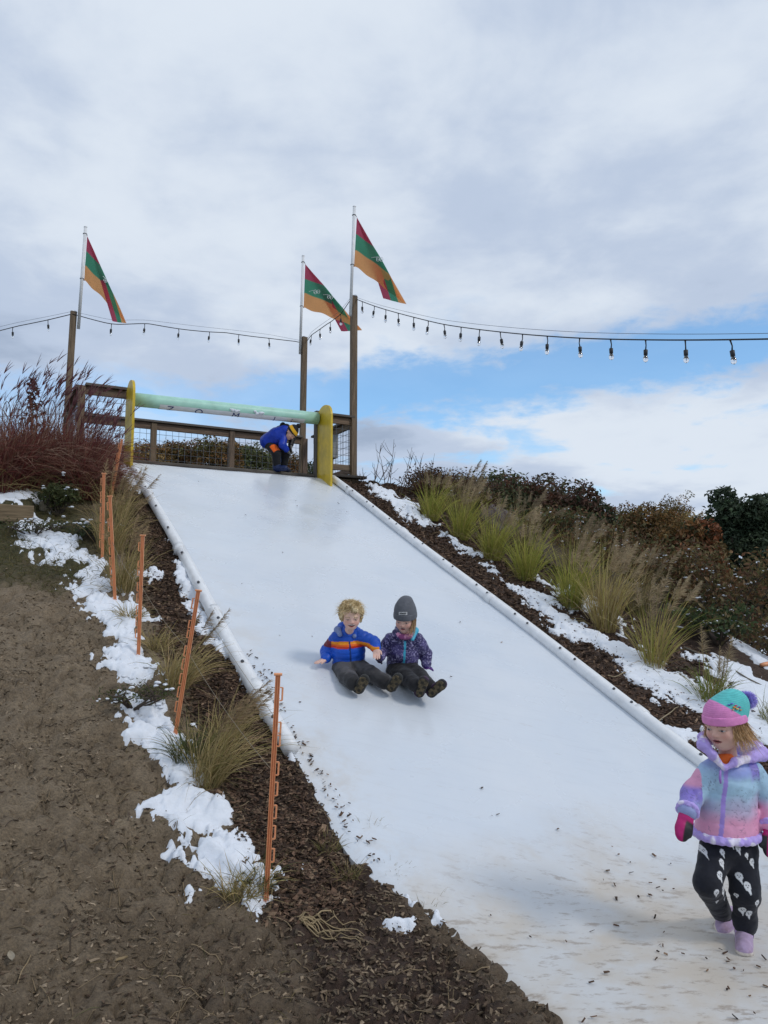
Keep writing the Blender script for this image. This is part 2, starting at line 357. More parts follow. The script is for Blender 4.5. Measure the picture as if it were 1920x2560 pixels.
def ground_mat():
    m = bpy.data.materials.new('muddy_ground'); m.use_nodes = True; nt = m.node_tree; N = nt.nodes.new; L = nt.links.new; b = nt.nodes['Principled BSDF']
    at_ = N('ShaderNodeAttribute'); at_.attribute_name = 'Col'; sp = N('ShaderNodeSeparateColor'); L(at_.outputs['Color'], sp.inputs[0])
    tc = N('ShaderNodeTexCoord')
    def nz(scale, det, rough=.6, st=None):
        n = N('ShaderNodeTexNoise'); n.inputs['Scale'].default_value = scale; n.inputs['Detail'].default_value = det; n.inputs['Roughness'].default_value = rough
        v = tc.outputs['Object']
        if st: mp = N('ShaderNodeMapping'); mp.inputs['Scale'].default_value = st; L(v, mp.inputs[0]); v = mp.outputs[0]
        L(v, n.inputs['Vector']); return n.outputs['Fac']
    def ramp(v, stops):
        r = N('ShaderNodeValToRGB'); L(v, r.inputs[0]); e = r.color_ramp.elements
        while len(e) < len(stops): e.new(.5)
        for k, (p, c) in enumerate(stops): e[k].position = p; e[k].color = (*c, 1)
        return r.outputs[0]
    mud = ramp(nz(5.5, 9, .76), [(.28, (.125, .090, .056)), (.5, (.215, .162, .105)), (.72, (.31, .24, .162))])
    fine = ramp(nz(70, 6, .8, (1, 1.5, 1)), [(.30, (.38, .36, .33)), (.50, (1, 1, 1)), (.72, (1.5, 1.44, 1.32))])
    mm = N('ShaderNodeMixRGB'); mm.blend_type = 'MULTIPLY'; mm.inputs[0].default_value = 1; L(mud, mm.inputs[1]); L(fine, mm.inputs[2])
    mulch = ramp(nz(38, 5, .7), [(.3, (.026, .016, .011)), (.55, (.072, .043, .029)), (.8, (.15, .094, .062))])
    grass = ramp(nz(24, 5, .7), [(.3, (.030, .028, .012)), (.55, (.075, .066, .026)), (.8, (.13, .108, .055))])
    a = N('ShaderNodeMixRGB'); L(sp.outputs[0], a.inputs[0]); L(mm.outputs[0], a.inputs[1]); L(mulch, a.inputs[2])
    c = N('ShaderNodeMixRGB'); L(sp.outputs[1], c.inputs[0]); L(a.outputs[0], c.inputs[1]); L(grass, c.inputs[2])
    L(c.outputs[0], b.inputs['Base Color']); b.inputs['Specular IOR Level'].default_value = .35
    rr = N('ShaderNodeMapRange'); L(nz(2.4, 5), rr.inputs[0]); rr.inputs[1].default_value = .3; rr.inputs[2].default_value = .7; rr.inputs[3].default_value = .55; rr.inputs[4].default_value = .85; L(rr.outputs[0], b.inputs['Roughness'])
    bp = N('ShaderNodeBump'); bp.inputs['Strength'].default_value = 1.0; bp.inputs['Distance'].default_value = .020; L(nz(48, 9, .80, (1, 1.5, 1)), bp.inputs['Height']); L(bp.outputs[0], b.inputs['Normal'])
    return m
setting('ground', mb, ground_mat(), smooth=True)

# ------------------------------------------------------------------ SLIDE
slide = thing('snow_slide', 'long white plastic sheet slide running down the mulched hill between two rounded edge pipes', 'slide', W(3.0, 3.1, 0))
ss = np.concatenate([np.arange(.3, 3.88, .03), np.arange(3.90, 10.24, .06)]); tt = np.linspace(0, 1, 72)
S, T = np.meshgrid(ss, tt, indexing='ij'); LFT = slide_left(ss)[:, None]
RGT = U_R + .02 + 0.5 * sstep(3.3, 2.4, ss)[:, None]
U = LFT + (RGT - LFT) * T
Z = plane(S) + .012 + (fbm(np.stack([S * .9, U * 1.1], -1), 3, 61) - .5) * .020 + (fbm(np.stack([S * 2.4, U * 3], -1), 2, 62) - .5) * .008
Z = Z - .022 * sstep(.06, 0, U - LFT) * sstep(4.3, 3.7, S)
Z = Z + .004 * (sstep(.12, 0, U - LFT) + sstep(.12, 0, RGT - U)) * sstep(4.0, 4.4, S)
V = np.stack([S * DV[0] + U * CV[0], S * DV[1] + U * CV[1], Z], -1)
mb = MB(); mb.add(V, gridf(len(ss), len(tt)), np.stack([S, U, S * 0], -1).reshape(-1, 3) * .1)
for idx in (V[:, 0], V[:, -1], V[0]):        # a turned-down edge, so the sheet has thickness
    E = np.stack([idx, idx - np.array([0, 0, .03])], 1); mb.add(E, gridf(len(idx), 2), (.3, .3, 0))
def slide_mat():
    m = bpy.data.materials.new('slide_plastic'); m.use_nodes = True; nt = m.node_tree; N = nt.nodes.new; L = nt.links.new; b = nt.nodes['Principled BSDF']
    at_ = N('ShaderNodeAttribute'); at_.attribute_name = 'Col'; sp = N('ShaderNodeSeparateColor'); L(at_.outputs['Color'], sp.inputs[0])
    lc = N('ShaderNodeAttribute'); lc.attribute_name = 'loc'
    def nz(scale, det, rough=.6, st=None, rot=0):
        n = N('ShaderNodeTexNoise'); n.inputs['Scale'].default_value = scale; n.inputs['Detail'].default_value = det; n.inputs['Roughness'].default_value = rough
        v = lc.outputs['Vector']
        if st: mp = N('ShaderNodeMapping'); mp.inputs['Scale'].default_value = st; mp.inputs['Rotation'].default_value = (0, 0, rot); L(v, mp.inputs[0]); v = mp.outputs[0]
        L(v, n.inputs['Vector']); return n.outputs['Fac']
    def mr(v, a, b_, c=0., d=1.):
        r = N('ShaderNodeMapRange'); r.interpolation_type = 'SMOOTHSTEP'; L(v, r.inputs[0]); r.inputs[1].default_value = a; r.inputs[2].default_value = b_; r.inputs[3].default_value = c; r.inputs[4].default_value = d; return r.outputs[0]
    def M(op, a, c):
        q = N('ShaderNodeMath'); q.operation = op
        for i, v in enumerate((a, c)):
            if isinstance(v, (int, float)): q.inputs[i].default_value = v
            else: L(v, q.inputs[i])
        return q.outputs[0]
    def mix(f, a, c):
        q = N('ShaderNodeMixRGB'); L(f, q.inputs[0])
        if isinstance(a, tuple): q.inputs[1].default_value = (*a, 1)
        else: L(a, q.inputs[1])
        q.inputs[2].default_value = (*c, 1); return q.outputs[0]
    s10, u10 = sp.outputs[0], sp.outputs[1]
    low = mr(M('ADD', s10, M('MULTIPLY', nz(1.6, 4), .09)), .405, .325)       # trodden, muddy run-out
    lowfar = M('MULTIPLY', low, mr(u10, .46, .25, .45, 1.0))
    film = M('MULTIPLY', mr(nz(2.0, 6, .62), .36, .62), lowfar)
    smear = M('MULTIPLY', mr(nz(8.5, 8, .75, (1.0, 2.6, 1), .5), .52, .64), lowfar)
    scuff = M('MULTIPLY', mr(nz(5.5, 7, .75, (1, 3.2, 1), .5), .60, .72), mr(s10, .62, .30, .10, 1.0))
    edge = M('MULTIPLY', mr(nz(3.5, 6, .7), .42, .7), M('MULTIPLY', mr(u10, .235, .17), mr(s10, .72, .36, 0.25, 1.0)))
    top = M('MULTIPLY', mr(nz(2.5, 5, .6), .3, .8), mr(s10, .955, 1.02))
    c = mix(mr(nz(.9, 4), .3, .7, 0, 1), (.60, .645, .70), (.655, .685, .72))
    streak = mr(nz(5.0, 6, .7, (.5, 6.0, 1)), .50, .75)
    c = mix(M('MULTIPLY', streak, .22), c, (.47, .50, .54))
    c = mix(M('MULTIPLY', mr(nz(.75, 3), .52, .68), .30), c, (.47, .545, .64))  # broad blue-grey patches: soft sky reflection painted into the sheet colour
    c = mix(M('MULTIPLY', lowfar, .42), c, (.53, .475, .395))
    c = mix(M('MULTIPLY', film, .75), c, (.52, .445, .35))
    c = mix(M('MULTIPLY', edge, .50), c, (.50, .42, .32))
    c = mix(M('MULTIPLY', top, .5), c, (.62, .60, .55))
    c = mix(M('MULTIPLY', scuff, .38), c, (.40, .33, .26))
    c = mix(M('MULTIPLY', smear, .62), c, (.25, .185, .13))
    L(c, b.inputs['Base Color']); b.inputs['Specular IOR Level'].default_value = .5
    L(M('ADD', mr(nz(1.1, 5), .35, .65, .16, .40), M('MULTIPLY', low, .2)), b.inputs['Roughness'])
    bp = N('ShaderNodeBump'); bp.inputs['Strength'].default_value = .25; bp.inputs['Distance'].default_value = .004; L(nz(14, 4), bp.inputs['Height']); L(bp.outputs[0], b.inputs['Normal'])
    return m
part('slide_sheet', mb, slide_mat(), slide, smooth=True)
def edge_z(s): return plane(s) + .052
def edge_pipes(u, s0, s1, joints):
    js = [s0] + joints + [s1]
    for a, b in zip(js[:-1], js[1:]):
        q = np.linspace(a + .004, b - .004, max(4, int((b - a) / .12))); jit = rng.normal(0, .004)
        P = np.array([W(x, u + jit + .012 * math.sin(x * 1.7 + u), edge_z(x)) for x in q]); mb = MB(); tube(mb, P, .051, 14)
        pp = part('edge_pipe', mb, M_pvc, slide, smooth=True)
        for x in np.arange(a + .25, b - .1, .62):
            mb = MB(); c = W(x, u, edge_z(x)) + np.array([-.016, -.020, .049]); tube(mb, [c, c + np.array([-.003, -.004, .007])], [.013, .009], 8); part('screw_head', mb, M_screw, pp)
    for x in joints:
        q = np.linspace(x - .045, x + .045, 3); mb = MB(); tube(mb, [W(y, u, edge_z(y)) for y in q], .0560, 16); part('pipe_coupling', mb, M_pvc, slide, smooth=True)
edge_pipes(U_L - .03, 4.22, 9.72, [8.75, 7.15, 5.9, 4.85])
edge_pipes(U_R + .05, 3.40, 9.95, [9.35, 7.85, 6.10, 4.20])
for side, u, cs in (('l', U_L - .075, 9.92), ('r', U_R - .085, 9.95)):     # yellow boards either side of the entry
    H = 1.12; L_ = .52; pr = [(-L_ / 2, -.22), (L_ / 2, 0.0)]
    th = np.linspace(0, math.pi, 22); top = [(L_ / 2 * math.cos(t), H - .24 + .24 * math.sin(t) ** .75) for t in th]
    poly = np.array(pr + top); n = len(poly); mb = MB()
    for k, uu in enumerate((u - .012, u + .012)):
        pass
    A = np.array([W(cs + a, u - .016, plane(cs) + .02 + b) for a, b in poly]); B = np.array([W(cs + a, u + .016, plane(cs) + .02 + b) for a, b in poly])
    i = np.arange(n); mb.add(np.concatenate([A, B]), [np.arange(n)[None, ::-1], (np.arange(n) + n)[None], np.stack([i, (i + 1) % n, (i + 1) % n + n, i + n], 1)])
    part('side_board', mb, M_yellow, slide, label='rounded yellow side board at the top of the slide')

# ------------------------------------------------------------------ DECK
ZD = 3.29; WB = lambda: np.array([.175, .125, .085]) * rng.uniform(.8, 1.2) * np.array([1, rng.uniform(.95, 1.06), rng.uniform(.92, 1.1)])
GB = lambda: np.array([.135, .118, .10]) * rng.uniform(.8, 1.15)
deck = thing('wooden_deck', 'weathered timber launch deck with wire mesh railings at the top of the slide', 'deck', W(11, 3.0, 3.1))
C3 = np.array([CV[0], CV[1], 0]); D3 = np.array([DV[0], DV[1], 0])
for k, s in enumerate(np.arange(10.29, 12.05, .145)):
    mb = MB(); beam(mb, W(s, 1.0, ZD - .019 + .0008 * (k % 3)), W(s, 5.12, ZD - .019 + .0008 * (k % 3)), .14, .038, GB()); part('floor_board', mb, M_wood, deck)
def brd(name, p, q, w, h, col=None, up=(0, 0, 1)):
    mb = MB(); beam(mb, p, q, w, h, WB() if col is None else col, up); return part(name, mb, M_wood, deck)
SF, SB, UL_, UR_ = 10.22, 12.0, 1.06, 5.08
brd('rim_board', W(SF - .03, U_R + .02, ZD - .14), W(SF - .03, UR_ + .02, ZD - .14), .04, .19, np.array([.33, .25, .17]))
brd('rim_board', W(SF - .03, 1.0, ZD - .14), W(SF - .03, U_L - .1, ZD - .14), .04, .19)
brd('rim_board', W(SF - .02, U_L - .02, ZD - .10), W(SF - .02, U_R, ZD - .10), .04, .12, np.array([.06, .05, .045]))
brd('rim_board', W(SF, UR_ + .06, ZD - .14), W(SB, UR_ + .06, ZD - .14), .04, .19, np.array([.26, .20, .14]))
brd('edge_board', W(SF - .09, U_R - .05, ZD - .018), W(SF - .09, UR_ + .10, ZD - .018), .16, .04, np.array([.06, .052, .045]))
ZR = 4.23
def rail(a, b, top=True, cap=.14, side=0.0):
    (s0, u0), (s1, u1) = a, b
    brd('top_cap', W(s0, u0, ZR), W(s1, u1, ZR), cap, .036, GB())
    brd('top_rail', W(s0, u0, ZR - .0735), W(s1, u1, ZR - .0735), .04, .105)
    brd('bottom_rail', W(s0, u0, ZD + .135), W(s1, u1, ZD + .135), .04, .09)
    p, q = W(s0, u0, 0), W(s1, u1, 0); ln = np.linalg.norm(q - p); mb = MB(); zb, zt = ZD + .18, ZR - .13
    for t in np.arange(.05, ln - .02, .102):
        x = p + (q - p) * t / ln; tube(mb, [x + [0, 0, zb], x + [0, 0, zt]], .0032, 5)
    for z in np.arange(zb + .05, zt, .102): tube(mb, [p + [0, 0, z], q + [0, 0, z]], .0032, 5)
    part('wire_mesh', mb, M_steel, deck)
def post(s, u, z0, z1, w=.089, col=None): return brd('rail_post', W(s, u, z0), W(s, u, z1), w, w, col, up=D3)
rail((SF, 1.10), (SF, 1.62)); rail((SF, U_R - .02), (SF, UR_ - .06)); rail((SB, 1.16), (SB, UR_ - .2)); rail((SF + .1, UL_), (SB - .1, UL_)); rail((SF + .12, UR_), (SB - .12, UR_))
post(SF, UL_, 2.9, ZR - .02); post(SF, U_L - .03, 2.9, ZR - .022, col=np.array([.07, .055, .042])); post(SF, U_R - .075, 2.95, ZR + .03, w=.10, col=np.array([.13, .115, .10]))
for u in (2.34, 3.62): post(SB, u, ZD - .2, ZR - .022)
post(SB, UL_ + .04, 2.9, ZR - .022); post(SB, UR_ - .14, 2.9, ZR - .022)
bx = MB(); obox(bx, W(SF + .75, UR_ - .06, ZD + .60), np.array([D3, C3, [0, 0, 1]]), (.10, .05, .19), bev=.01); part('electrical_box', bx, M_grey, deck)
mb = MB(); tube(mb, [W(SF + .75, UR_ - .06, ZD + .0), W(SF + .75, UR_ - .06, ZD + .42)], .012, 8); part('conduit', mb, M_grey, deck)

# mint pipe over the entry, with the lettered strip round its underside
pip = thing('crossbar_pipe', 'mint green pipe spanning the top of the slide with a white lettered strip beneath', 'pipe', W(10.13, 3.0, 4.08))
PA, PB_ = W(10.12, U_L - .02, 4.085), W(10.12, U_R - .13, 4.125); PR = .092
mb = MB(); tube(mb, [PA + (PB_ - PA) * t for t in np.linspace(0, 1, 9)], PR, 28); part('pipe', mb, M_mint, pip, smooth=True)
def on_pipe(t, ang, rad):      # ang from straight down towards the camera side
    a = PA + (PB_ - PA) * t; d = norm(PB_ - PA); out = -D3; up = np.array([0, 0, 1.0])
    return a + rad * (math.sin(ang) * out - math.cos(ang) * up)
mb = MB(); ts = np.linspace(.13, .915, 40); an = np.linspace(R(-75), R(58), 14)
mb.add(np.array([[on_pipe(t, a, PR + .003) for a in an] for t in ts]), gridf(40, 14)); strip = part('sign_strip', mb, M_white, pip, smooth=True)
LEN = np.linalg.norm(PB_ - PA)
def letter(ch, tc_, size, a0):
    cu = bpy.data.curves.new('glyph', 'FONT'); cu.body = ch; cu.size = 1.0; cu.resolution_u = 4
    ob = bpy.data.objects.new('glyph', cu); COL.objects.link(ob); dg = bpy.context.evaluated_depsgraph_get(); me0 = bpy.data.meshes.new_from_object(ob.evaluated_get(dg))
    import bmesh
    bm = bmesh.new(); bm.from_mesh(me0); bmesh.ops.triangulate(bm, faces=bm.faces)
    for _ in range(2): bmesh.ops.subdivide_edges(bm, edges=[e for e in bm.edges if e.calc_length() > .12], cuts=1); bmesh.ops.triangulate(bm, faces=bm.faces)
    v = np.array([x.co[:] for x in bm.verts]); bm.verts.index_update(); f = np.array([[x.index for x in q.verts] for q in bm.faces]); bm.free()
    bpy.data.objects.remove(ob); bpy.data.meshes.remove(me0)
    v[:, 0] -= v[:, 0].mean(); mb = MB()
    mb.add(np.array([on_pipe(tc_ + x * size / LEN, a0 + (y - .35) * size / PR, PR + .0055) for x, y, _ in v]), f); part('letter', mb, M_navy, strip)
for ch, t in (('Z', .185), ('O', .33), ('M', .525), ('l', .74), ('i', .84)): letter(ch, t, .15, R(20))
# snow lumps caught on the pipe
def lumps(mb, centres, rads, seed, flat=.7):
    for k, (c, r) in enumerate(zip(centres, rads)):
        th = np.linspace(0, math.pi, 7); ph = np.linspace(0, 2 * math.pi, 11)[:-1]
        D = np.array([[math.sin(a) * math.cos(b), math.sin(a) * math.sin(b), math.cos(a)] for a in th for b in ph])
        n = .65 + .75 * vnoise(D * 1.9 + k * 7.1, seed); V = c + D * (r * n)[:, None] * np.array([1, 1, flat])
        i = np.arange(6)[:, None] * 10; j = np.arange(10)[None]; F = np.stack([i + j, i + 10 + j, i + 10 + (j + 1) % 10, i + (j + 1) % 10], -1).reshape(-1, 4)
        mb.add(V, F)
for tc0, lab in ((.512, 'small snow clump stuck to the middle of the mint pipe'), (.645, 'flatter snow clump stuck to the mint pipe, nearer the yellow board')):
    mb = MB(); cs = []; rs = []
    for t in np.linspace(-.02, .02, 5): cs.append(on_pipe(tc0 + t, R(62 + 18 * rng.random()), PR + .004)); rs.append(.018 + .018 * rng.random())
    lumps(mb, cs, rs, 5); solo('snow_clump', mb, M_snow, lab, 'snow', on_pipe(tc0, R(70), PR), smooth=True, group='snow clumps on the mint pipe')

# ------------------------------------------------------------------ tall posts, flag poles, flags
def tall_post(s, u, z0, z1, lean, label):
    b = W(s, u, z0); o = thing('tall_post', label, 'post', b, 'tall timber posts at the deck corners'); mb = MB()
    t = W(s, u, z1) + lean; beam(mb, b, t, .092, .092, np.array([.20, .145, .095]) * rng.uniform(.9, 1.1), up=D3); part('timber', mb, M_wood, o)
    mb = MB(); cc = [t + [rng.uniform(-.03, .03), rng.uniform(-.03, .03), .006] for _ in range(4)]; lumps(mb, cc, [.03, .035, .028, .03], 9, .5); part('snow_cap', mb, M_snow, o, smooth=True)
    return b, t
bL, tL = tall_post(SB + .08, UL_ - .02, 2.9, 5.84, np.array([.05, 0, 0]), 'tall timber post standing in the dark red grass left of the deck')
bM, tM = tall_post(SB + .02, UR_ - .18, 3.0, 6.06, np.array([.02, 0, 0]), 'tall timber post at the far corner of the deck, behind the mint pipe')
bR, tR = tall_post(SF - .02, UR_ - .065, 3.05, 6.19, np.array([0, 0, 0]), 'tallest looking timber post beside the yellow board at the right deck corner')
GREEN_, RED_, ORANGE_ = np.array([.10, .36, .22]), np.array([.55, .10, .16]), np.array([.95, .46, .19])
def flagpole(p0, p1, depth, label, A, B, C, Dp, dfront, emblem, seed, drop):
    base = at(*p0, depth); top = at(*p1, depth); o = thing('flag_pole', label, 'flagpole', base, 'flag poles on the deck posts'); mb = MB()
    tube(mb, [base, top], .024, 14); part('pole', mb, M_pvc, o, smooth=True)
    m2 = MB(); tube(m2, [top, top + norm(top - base) * .012], [.028, .022], 12); part('pole_cap', m2, M_pvc, o)
    a, b, c, d = [at(*p, depth + q) for p, q in ((A, 0), (B, 0), (C, -.03), (Dp, dfront))]
    n = 46; mb = MB()
    def tri(p0_, p1_, p2_, s0, s1, s2, back):
        V = []; Cc = []; F = []; idx = {}
        for i in range(n + 1):
            for j in range(n + 1 - i):
                w1, w2 = i / n, j / n; w0 = 1 - w1 - w2; p = p0_ * w0 + p1_ * w1 + p2_ * w2
                far = w2 if not back else (1 - w0)
                wav = math.sin(w2 * 8.5 + w1 * 5.5 + seed) * .035 * min(1, 3 * (w2 if not back else w1 * w2 * 3 + .0)) + math.sin(w1 * 13 - w2 * 4 + seed * 2) * .018 * (w1 * (w2 + .2))
                p = p + np.array([0, wav, 0]) * (1 if not back else .4)
                if not back:   # the free lower hem sags in and ripples
                    e = w1 * w2 * 4; p = p + np.array([-.02, 0, .055]) * e * (w1 + .1) + np.array([.0, 0, .018]) * math.sin(w2 * 17 + seed) * w1 * (w2 > .02)
                else: p = p + np.array([.0, .035 if dfront > 0 else -.035, 0]) * min(1, 8 * (1 - w0 - w1) * 0 + 6 * w2) * 0
                st = s0 * w0 + s1 * w1 + s2 * w2
                idx[(i, j)] = len(V); V.append(p); Cc.append(RED_ if st < .345 else GREEN_ if st < .655 else ORANGE_)
        for i in range(n):
            for j in range(n - i):
                F.append((idx[(i, j)], idx[(i + 1, j)], idx[(i, j + 1)]))
                if j < n - i - 1: F.append((idx[(i + 1, j)], idx[(i + 1, j + 1)], idx[(i, j + 1)]))
        mb.add(np.array(V), np.array(F), np.array(Cc))
    tri(a, b, c, 0, 1, 1, False); tri(a, d, c, 0.0, 0.0, 1.0, True)
    fl = part('flag', mb, M_flag, o, smooth=True, label='striped flag in red, green and orange bands')
    for (ex, ey, sz, rot) in emblem:      # pale leaf sprig printed on the green band, thin line work
        m3 = MB(); e0 = at(ex, ey, depth - .05); k = sz * depth / FPX
        def q(x, y): cr, sr = math.cos(rot), math.sin(rot); return e0 + np.array([(x * cr - y * sr) * k, -.012, (x * sr + y * cr) * k])
        tube(m3, [q(-1.2, .15), q(-.5, .3), q(.2, .35)], .0035, 4)
        for cx in (0.0, .62):
            tube(m3, [q(cx + .28 * math.cos(t), .0 + (.30 if math.sin(t) > 0 else .46) * math.sin(t)) for t in np.linspace(0, 6.28, 13)], .0035, 4); tube(m3, [q(cx - .2, -.25 + .0), q(cx, .1), q(cx + .18, -.2)], .003, 4)
        part('emblem', m3, M_white, fl)
    for hp, nm in ((A, 'clip'), (B, 'clip')):
        m4 = MB(); h = at(*hp, depth); ax = base + (top - base) * np.clip(np.dot(h - base, top - base) / np.dot(top - base, top - base), 0, 1) + [0, 0, .03]
        tube(m4, [ax + [.027 * math.cos(t), .027 * math.sin(t), 0] for t in np.linspace(0, 6.28, 12)], .006, 5); tube(m4, [ax + [.027, 0, 0], h], .004, 5); part(nm, m4, M_black, o)
flagpole((196, 822), (214, 568), 11.45, 'white flag pole on the left post, its striped flag twisted with the red band showing', (218, 590), (210, 702), (316, 808), (281, 803), -.05, [(263, 700, 9, -.9)], 1.1, 0)
flagpole((750, 885), (758, 640), 13.25, 'white flag pole on the far middle post, its flag tip reaching behind the right post', (763, 660), (759, 770), (905, 826), (853, 828), .05, [(788, 730, 13, .1), (822, 742, 12, -.2)], 2.0, 0)
flagpole((876, 790), (886, 517), 11.62, 'white flag pole on the right post, carrying the highest striped flag', (892, 543), (885, 667), (1016, 760), (958, 746), .05, [(945, 648, 14, -.05)], .4, 0)

# ------------------------------------------------------------------ string lights
def lamp_meshes():
    a = MB(); tube(a, [(0, 0, 0), (0, 0, -.012), (.006, 0, -.05), (0, 0, -.085)], [.011, .006, .005, .006], 8); tube(a, [(0, 0, -.082), (0, 0, -.086), (0, 0, -.128), (0, 0, -.133)], [.010, .0175, .0165, .012], 12)
    z = -np.array([.130, .140, .152, .166, .178, .187, .1905]); r = np.array([.0125, .0145, .0200, .0225, .0195, .0110, .001]); b = MB(); tube(b, [(0, 0, q) for q in z], r, 14)
    c = MB(); tube(c, [(0, 0, -.133), (0, 0, -.150), (.004, 0, -.168), (-.004, 0, -.150), (0, 0, -.140)], [.004, .002, .0012, .0012, .003], 6)
    ms = a.mesh('lamp_socket', True); ms.materials.append(M_black); mbu = b.mesh('bulb', True); mbu.materials.append(M_glass); mf = c.mesh('filament_stem', True); mf.materials.append(M_steel)
    return ms, mbu, mf
LM = lamp_meshes()
def light_string(label, pts, ks, wire=True, sagk=.022):
    """pts: control points of the cable; ks: arc parameters of the lamps"""
    pts = np.asarray(pts); o = thing('light_string', label, 'string lights', pts[0], 'outdoor string lights strung between the posts')
    t = np.linspace(0, 1, 120); tp = np.linspace(0, 1, len(pts)); P = np.stack([np.interp(t, tp, pts[:, i]) for i in range(3)], 1)
    k = np.ones(9) / 9; Q = np.pad(P, ((4, 4), (0, 0)), mode='reflect', reflect_type='odd'); P = np.stack([np.convolve(Q[:, i], k, 'valid') for i in range(3)], 1)
    lam = np.asarray(ks); Pc = P.copy()
    Pc[:, 2] -= sagk * np.abs(np.sin(t * math.pi * len(lam) * .5 + .3)) + .012
    mb = MB(); tube(mb, Pc, .0065, 6); part('cable', mb, M_black, o, smooth=True)
    if wire: mb = MB(); Wp = P.copy(); Wp[:, 2] += .02 + .03 * np.sin(t * math.pi); tube(mb, Wp, .0022, 5); part('support_wire', mb, M_steel, o)
    for q in lam:
        i = int(round(q * 119)); p = Pc[i] - pts[0]
        s = link('lamp_socket', LM[0], None, o); s.location = p; s.rotation_euler = (rng.normal(0, .05), rng.normal(0, .09), rng.uniform(0, 6))
        b = link('bulb', LM[1], None, s); f = link('filament_stem', LM[2], None, s)
# right-hand run: from the right post out over the bank, coming towards the viewer
n = 17; dep = np.linspace(11.55, 5.45, n); cx = 860 + .639 * np.array([72, 117, 165, 213, 269, 327, 388, 460, 533, 616, 705, 802, 912, 1035, 1172, 1325, 1496]); cy = 480 + .639 * np.array([426, 443, 458, 471, 486, 500, 515, 525, 535, 544, 553, 560, 567, 571, 573, 574, 572])
inv = np.linspace(1 / 11.5, 1 / 5.5, n)
# even spacing along a straight plan line: fit depth from the plan direction
pA, pB = at(cx[0], cy[0], 11.55), at(cx[-1], cy[-1], 5.5)
def plan_depth(px):      # intersection of the pixel column with the vertical plane through pA, pB
    r = ray(px, 800); d = pB - pA; nrm = np.array([d[1], -d[0], 0]); return np.dot(nrm, pA - EYE) / np.dot(nrm, r)
pts = [tR + [0.04, 0, -.03]] + [at(x, y, plan_depth(x)) for x, y in zip(cx, cy)]
ext = [at(1990, 842, plan_depth(1990)), at(2220, 832, plan_depth(2220))]; pts = np.array(pts + ext)
ln = np.concatenate([[0], np.cumsum(np.linalg.norm(np.diff(pts, axis=0), axis=1))]); ts = ln / ln[-1]
tq = np.linspace(0, 1, 40); pts_u = np.stack([np.interp(tq, ts, pts[:, i]) for i in range(3)], 1)
light_string('long string of clear bulbs running from the right post out over the grassy bank', pts_u, list(ts[1:18]) + [ts[18]], sagk=.0)
def span(a, b, pxs, d0, d1): 
    P = [a] + [at(x, y, d0 + (d1 - d0) * i / max(1, len(pxs) - 1)) for i, (x, y) in enumerate(pxs)] + [b]; P = np.array(P)
    l = np.concatenate([[0], np.cumsum(np.linalg.norm(np.diff(P, axis=0), axis=1))]); t = l / l[-1]; q = np.linspace(0, 1, 40)
    return np.stack([np.interp(q, t, P[:, i]) for i in range(3)], 1), t[1:-1]
pu, tk = span(tL + [0, -.05, -.03], tM + [-.05, 0, -.08], [(281, 806), (362, 806), (445, 817), (523, 826), (598, 833), (673, 841)], 11.6, 13.0)
light_string('string of clear bulbs crossing behind the mint pipe between the left and middle posts', pu, tk)
pu, tk = span(tM + [.05, 0, -.05], tR + [-.05, -.05, -.06], [(778, 835), (800, 820), (826, 803), (852, 782)], 13.1, 12.2)
light_string('short string of clear bulbs rising from the middle post to the right post', pu, tk, sagk=.01)
pu, tk = span(at(-150, 850, 12.6), tL + [0, -.05, -.03], [(-60, 838), (33, 816), (118, 797)], 12.4, 11.6)
light_string('string of clear bulbs above the red grass, running from the left post out of view', pu, tk, sagk=.01)
# ================================================================== stakes, timber, snow, mulch
def stake(top, bot, Dtop, label, side, D):
    b = ground_at(*bot); r = ray(*bot); dep = np.dot(b - EYE, _f); t = at(*top, dep + D); ax = norm(t - b); b = b - ax * .06
    o = thing('fence_stake', label, 'fence stake', b, 'orange step-in stakes along the slide edge'); fx = norm(np.array([1, .15, 0]) - ax * np.dot([1, .15, 0], ax)); fy = np.cross(ax, fx)
    L_ = np.linalg.norm(t - b); mb = MB(); A = np.array([ax, fx, fy])
    obox(mb, b + ax * L_ / 2, A, (L_ / 2, .0105, .0022), bev=.001); part('web', mb, M_stake, o)
    for x in (-.0098, 0.0, .0098):
        mb = MB(); obox(mb, b + ax * L_ / 2 + fx * x - fy * .003, A, (L_ / 2 - .002, .0019, .0062), bev=.001); part('rib', mb, M_stake, o)
    mb = MB(); obox(mb, t + ax * .004, A, (.005, .019, .011), bev=.002); part('top_cap', mb, M_stake, o)
    for h in (.06, .205, .25, .37, .455, .55, .635, .73):
        c = b + ax * (L_ * (1 - h) - .02) + fx * side * .013; mb = MB(); l2, w2 = .030, .0115
        pts = [c + ax * l2, c + ax * l2 + fx * side * w2, c - ax * l2 + fx * side * w2, c - ax * l2]
        for p, q in zip(pts[:-1], pts[1:]): beam(mb, p, q, .007, .005, bev=0)
        part('clip', mb, M_stake, o)
    return b, ax, L_
S1 = stake((695, 1688), (665, 2258), 0, 'tallest orange stake, nearest the foot of the slide, standing in a snow patch', 1, .02)
S2 = stake((496, 1478), (438, 1838), 0, 'second orange stake up the slide edge, leaning right over tan grass', -1, .02)
S3 = stake((357, 1340), (346, 1642), 0, 'orange stake upright in the snow strip, third from the bottom', -1, .02)
S4 = stake((275, 1242), (288, 1505), 0, 'orange stake tilting left beside a straw-coloured grass clump, fourth from the bottom', -1, .02)
S5 = stake((260, 1185), (256, 1400), 0, 'straight orange stake just above the fourth one, rising from the grass clump', -1, .02)
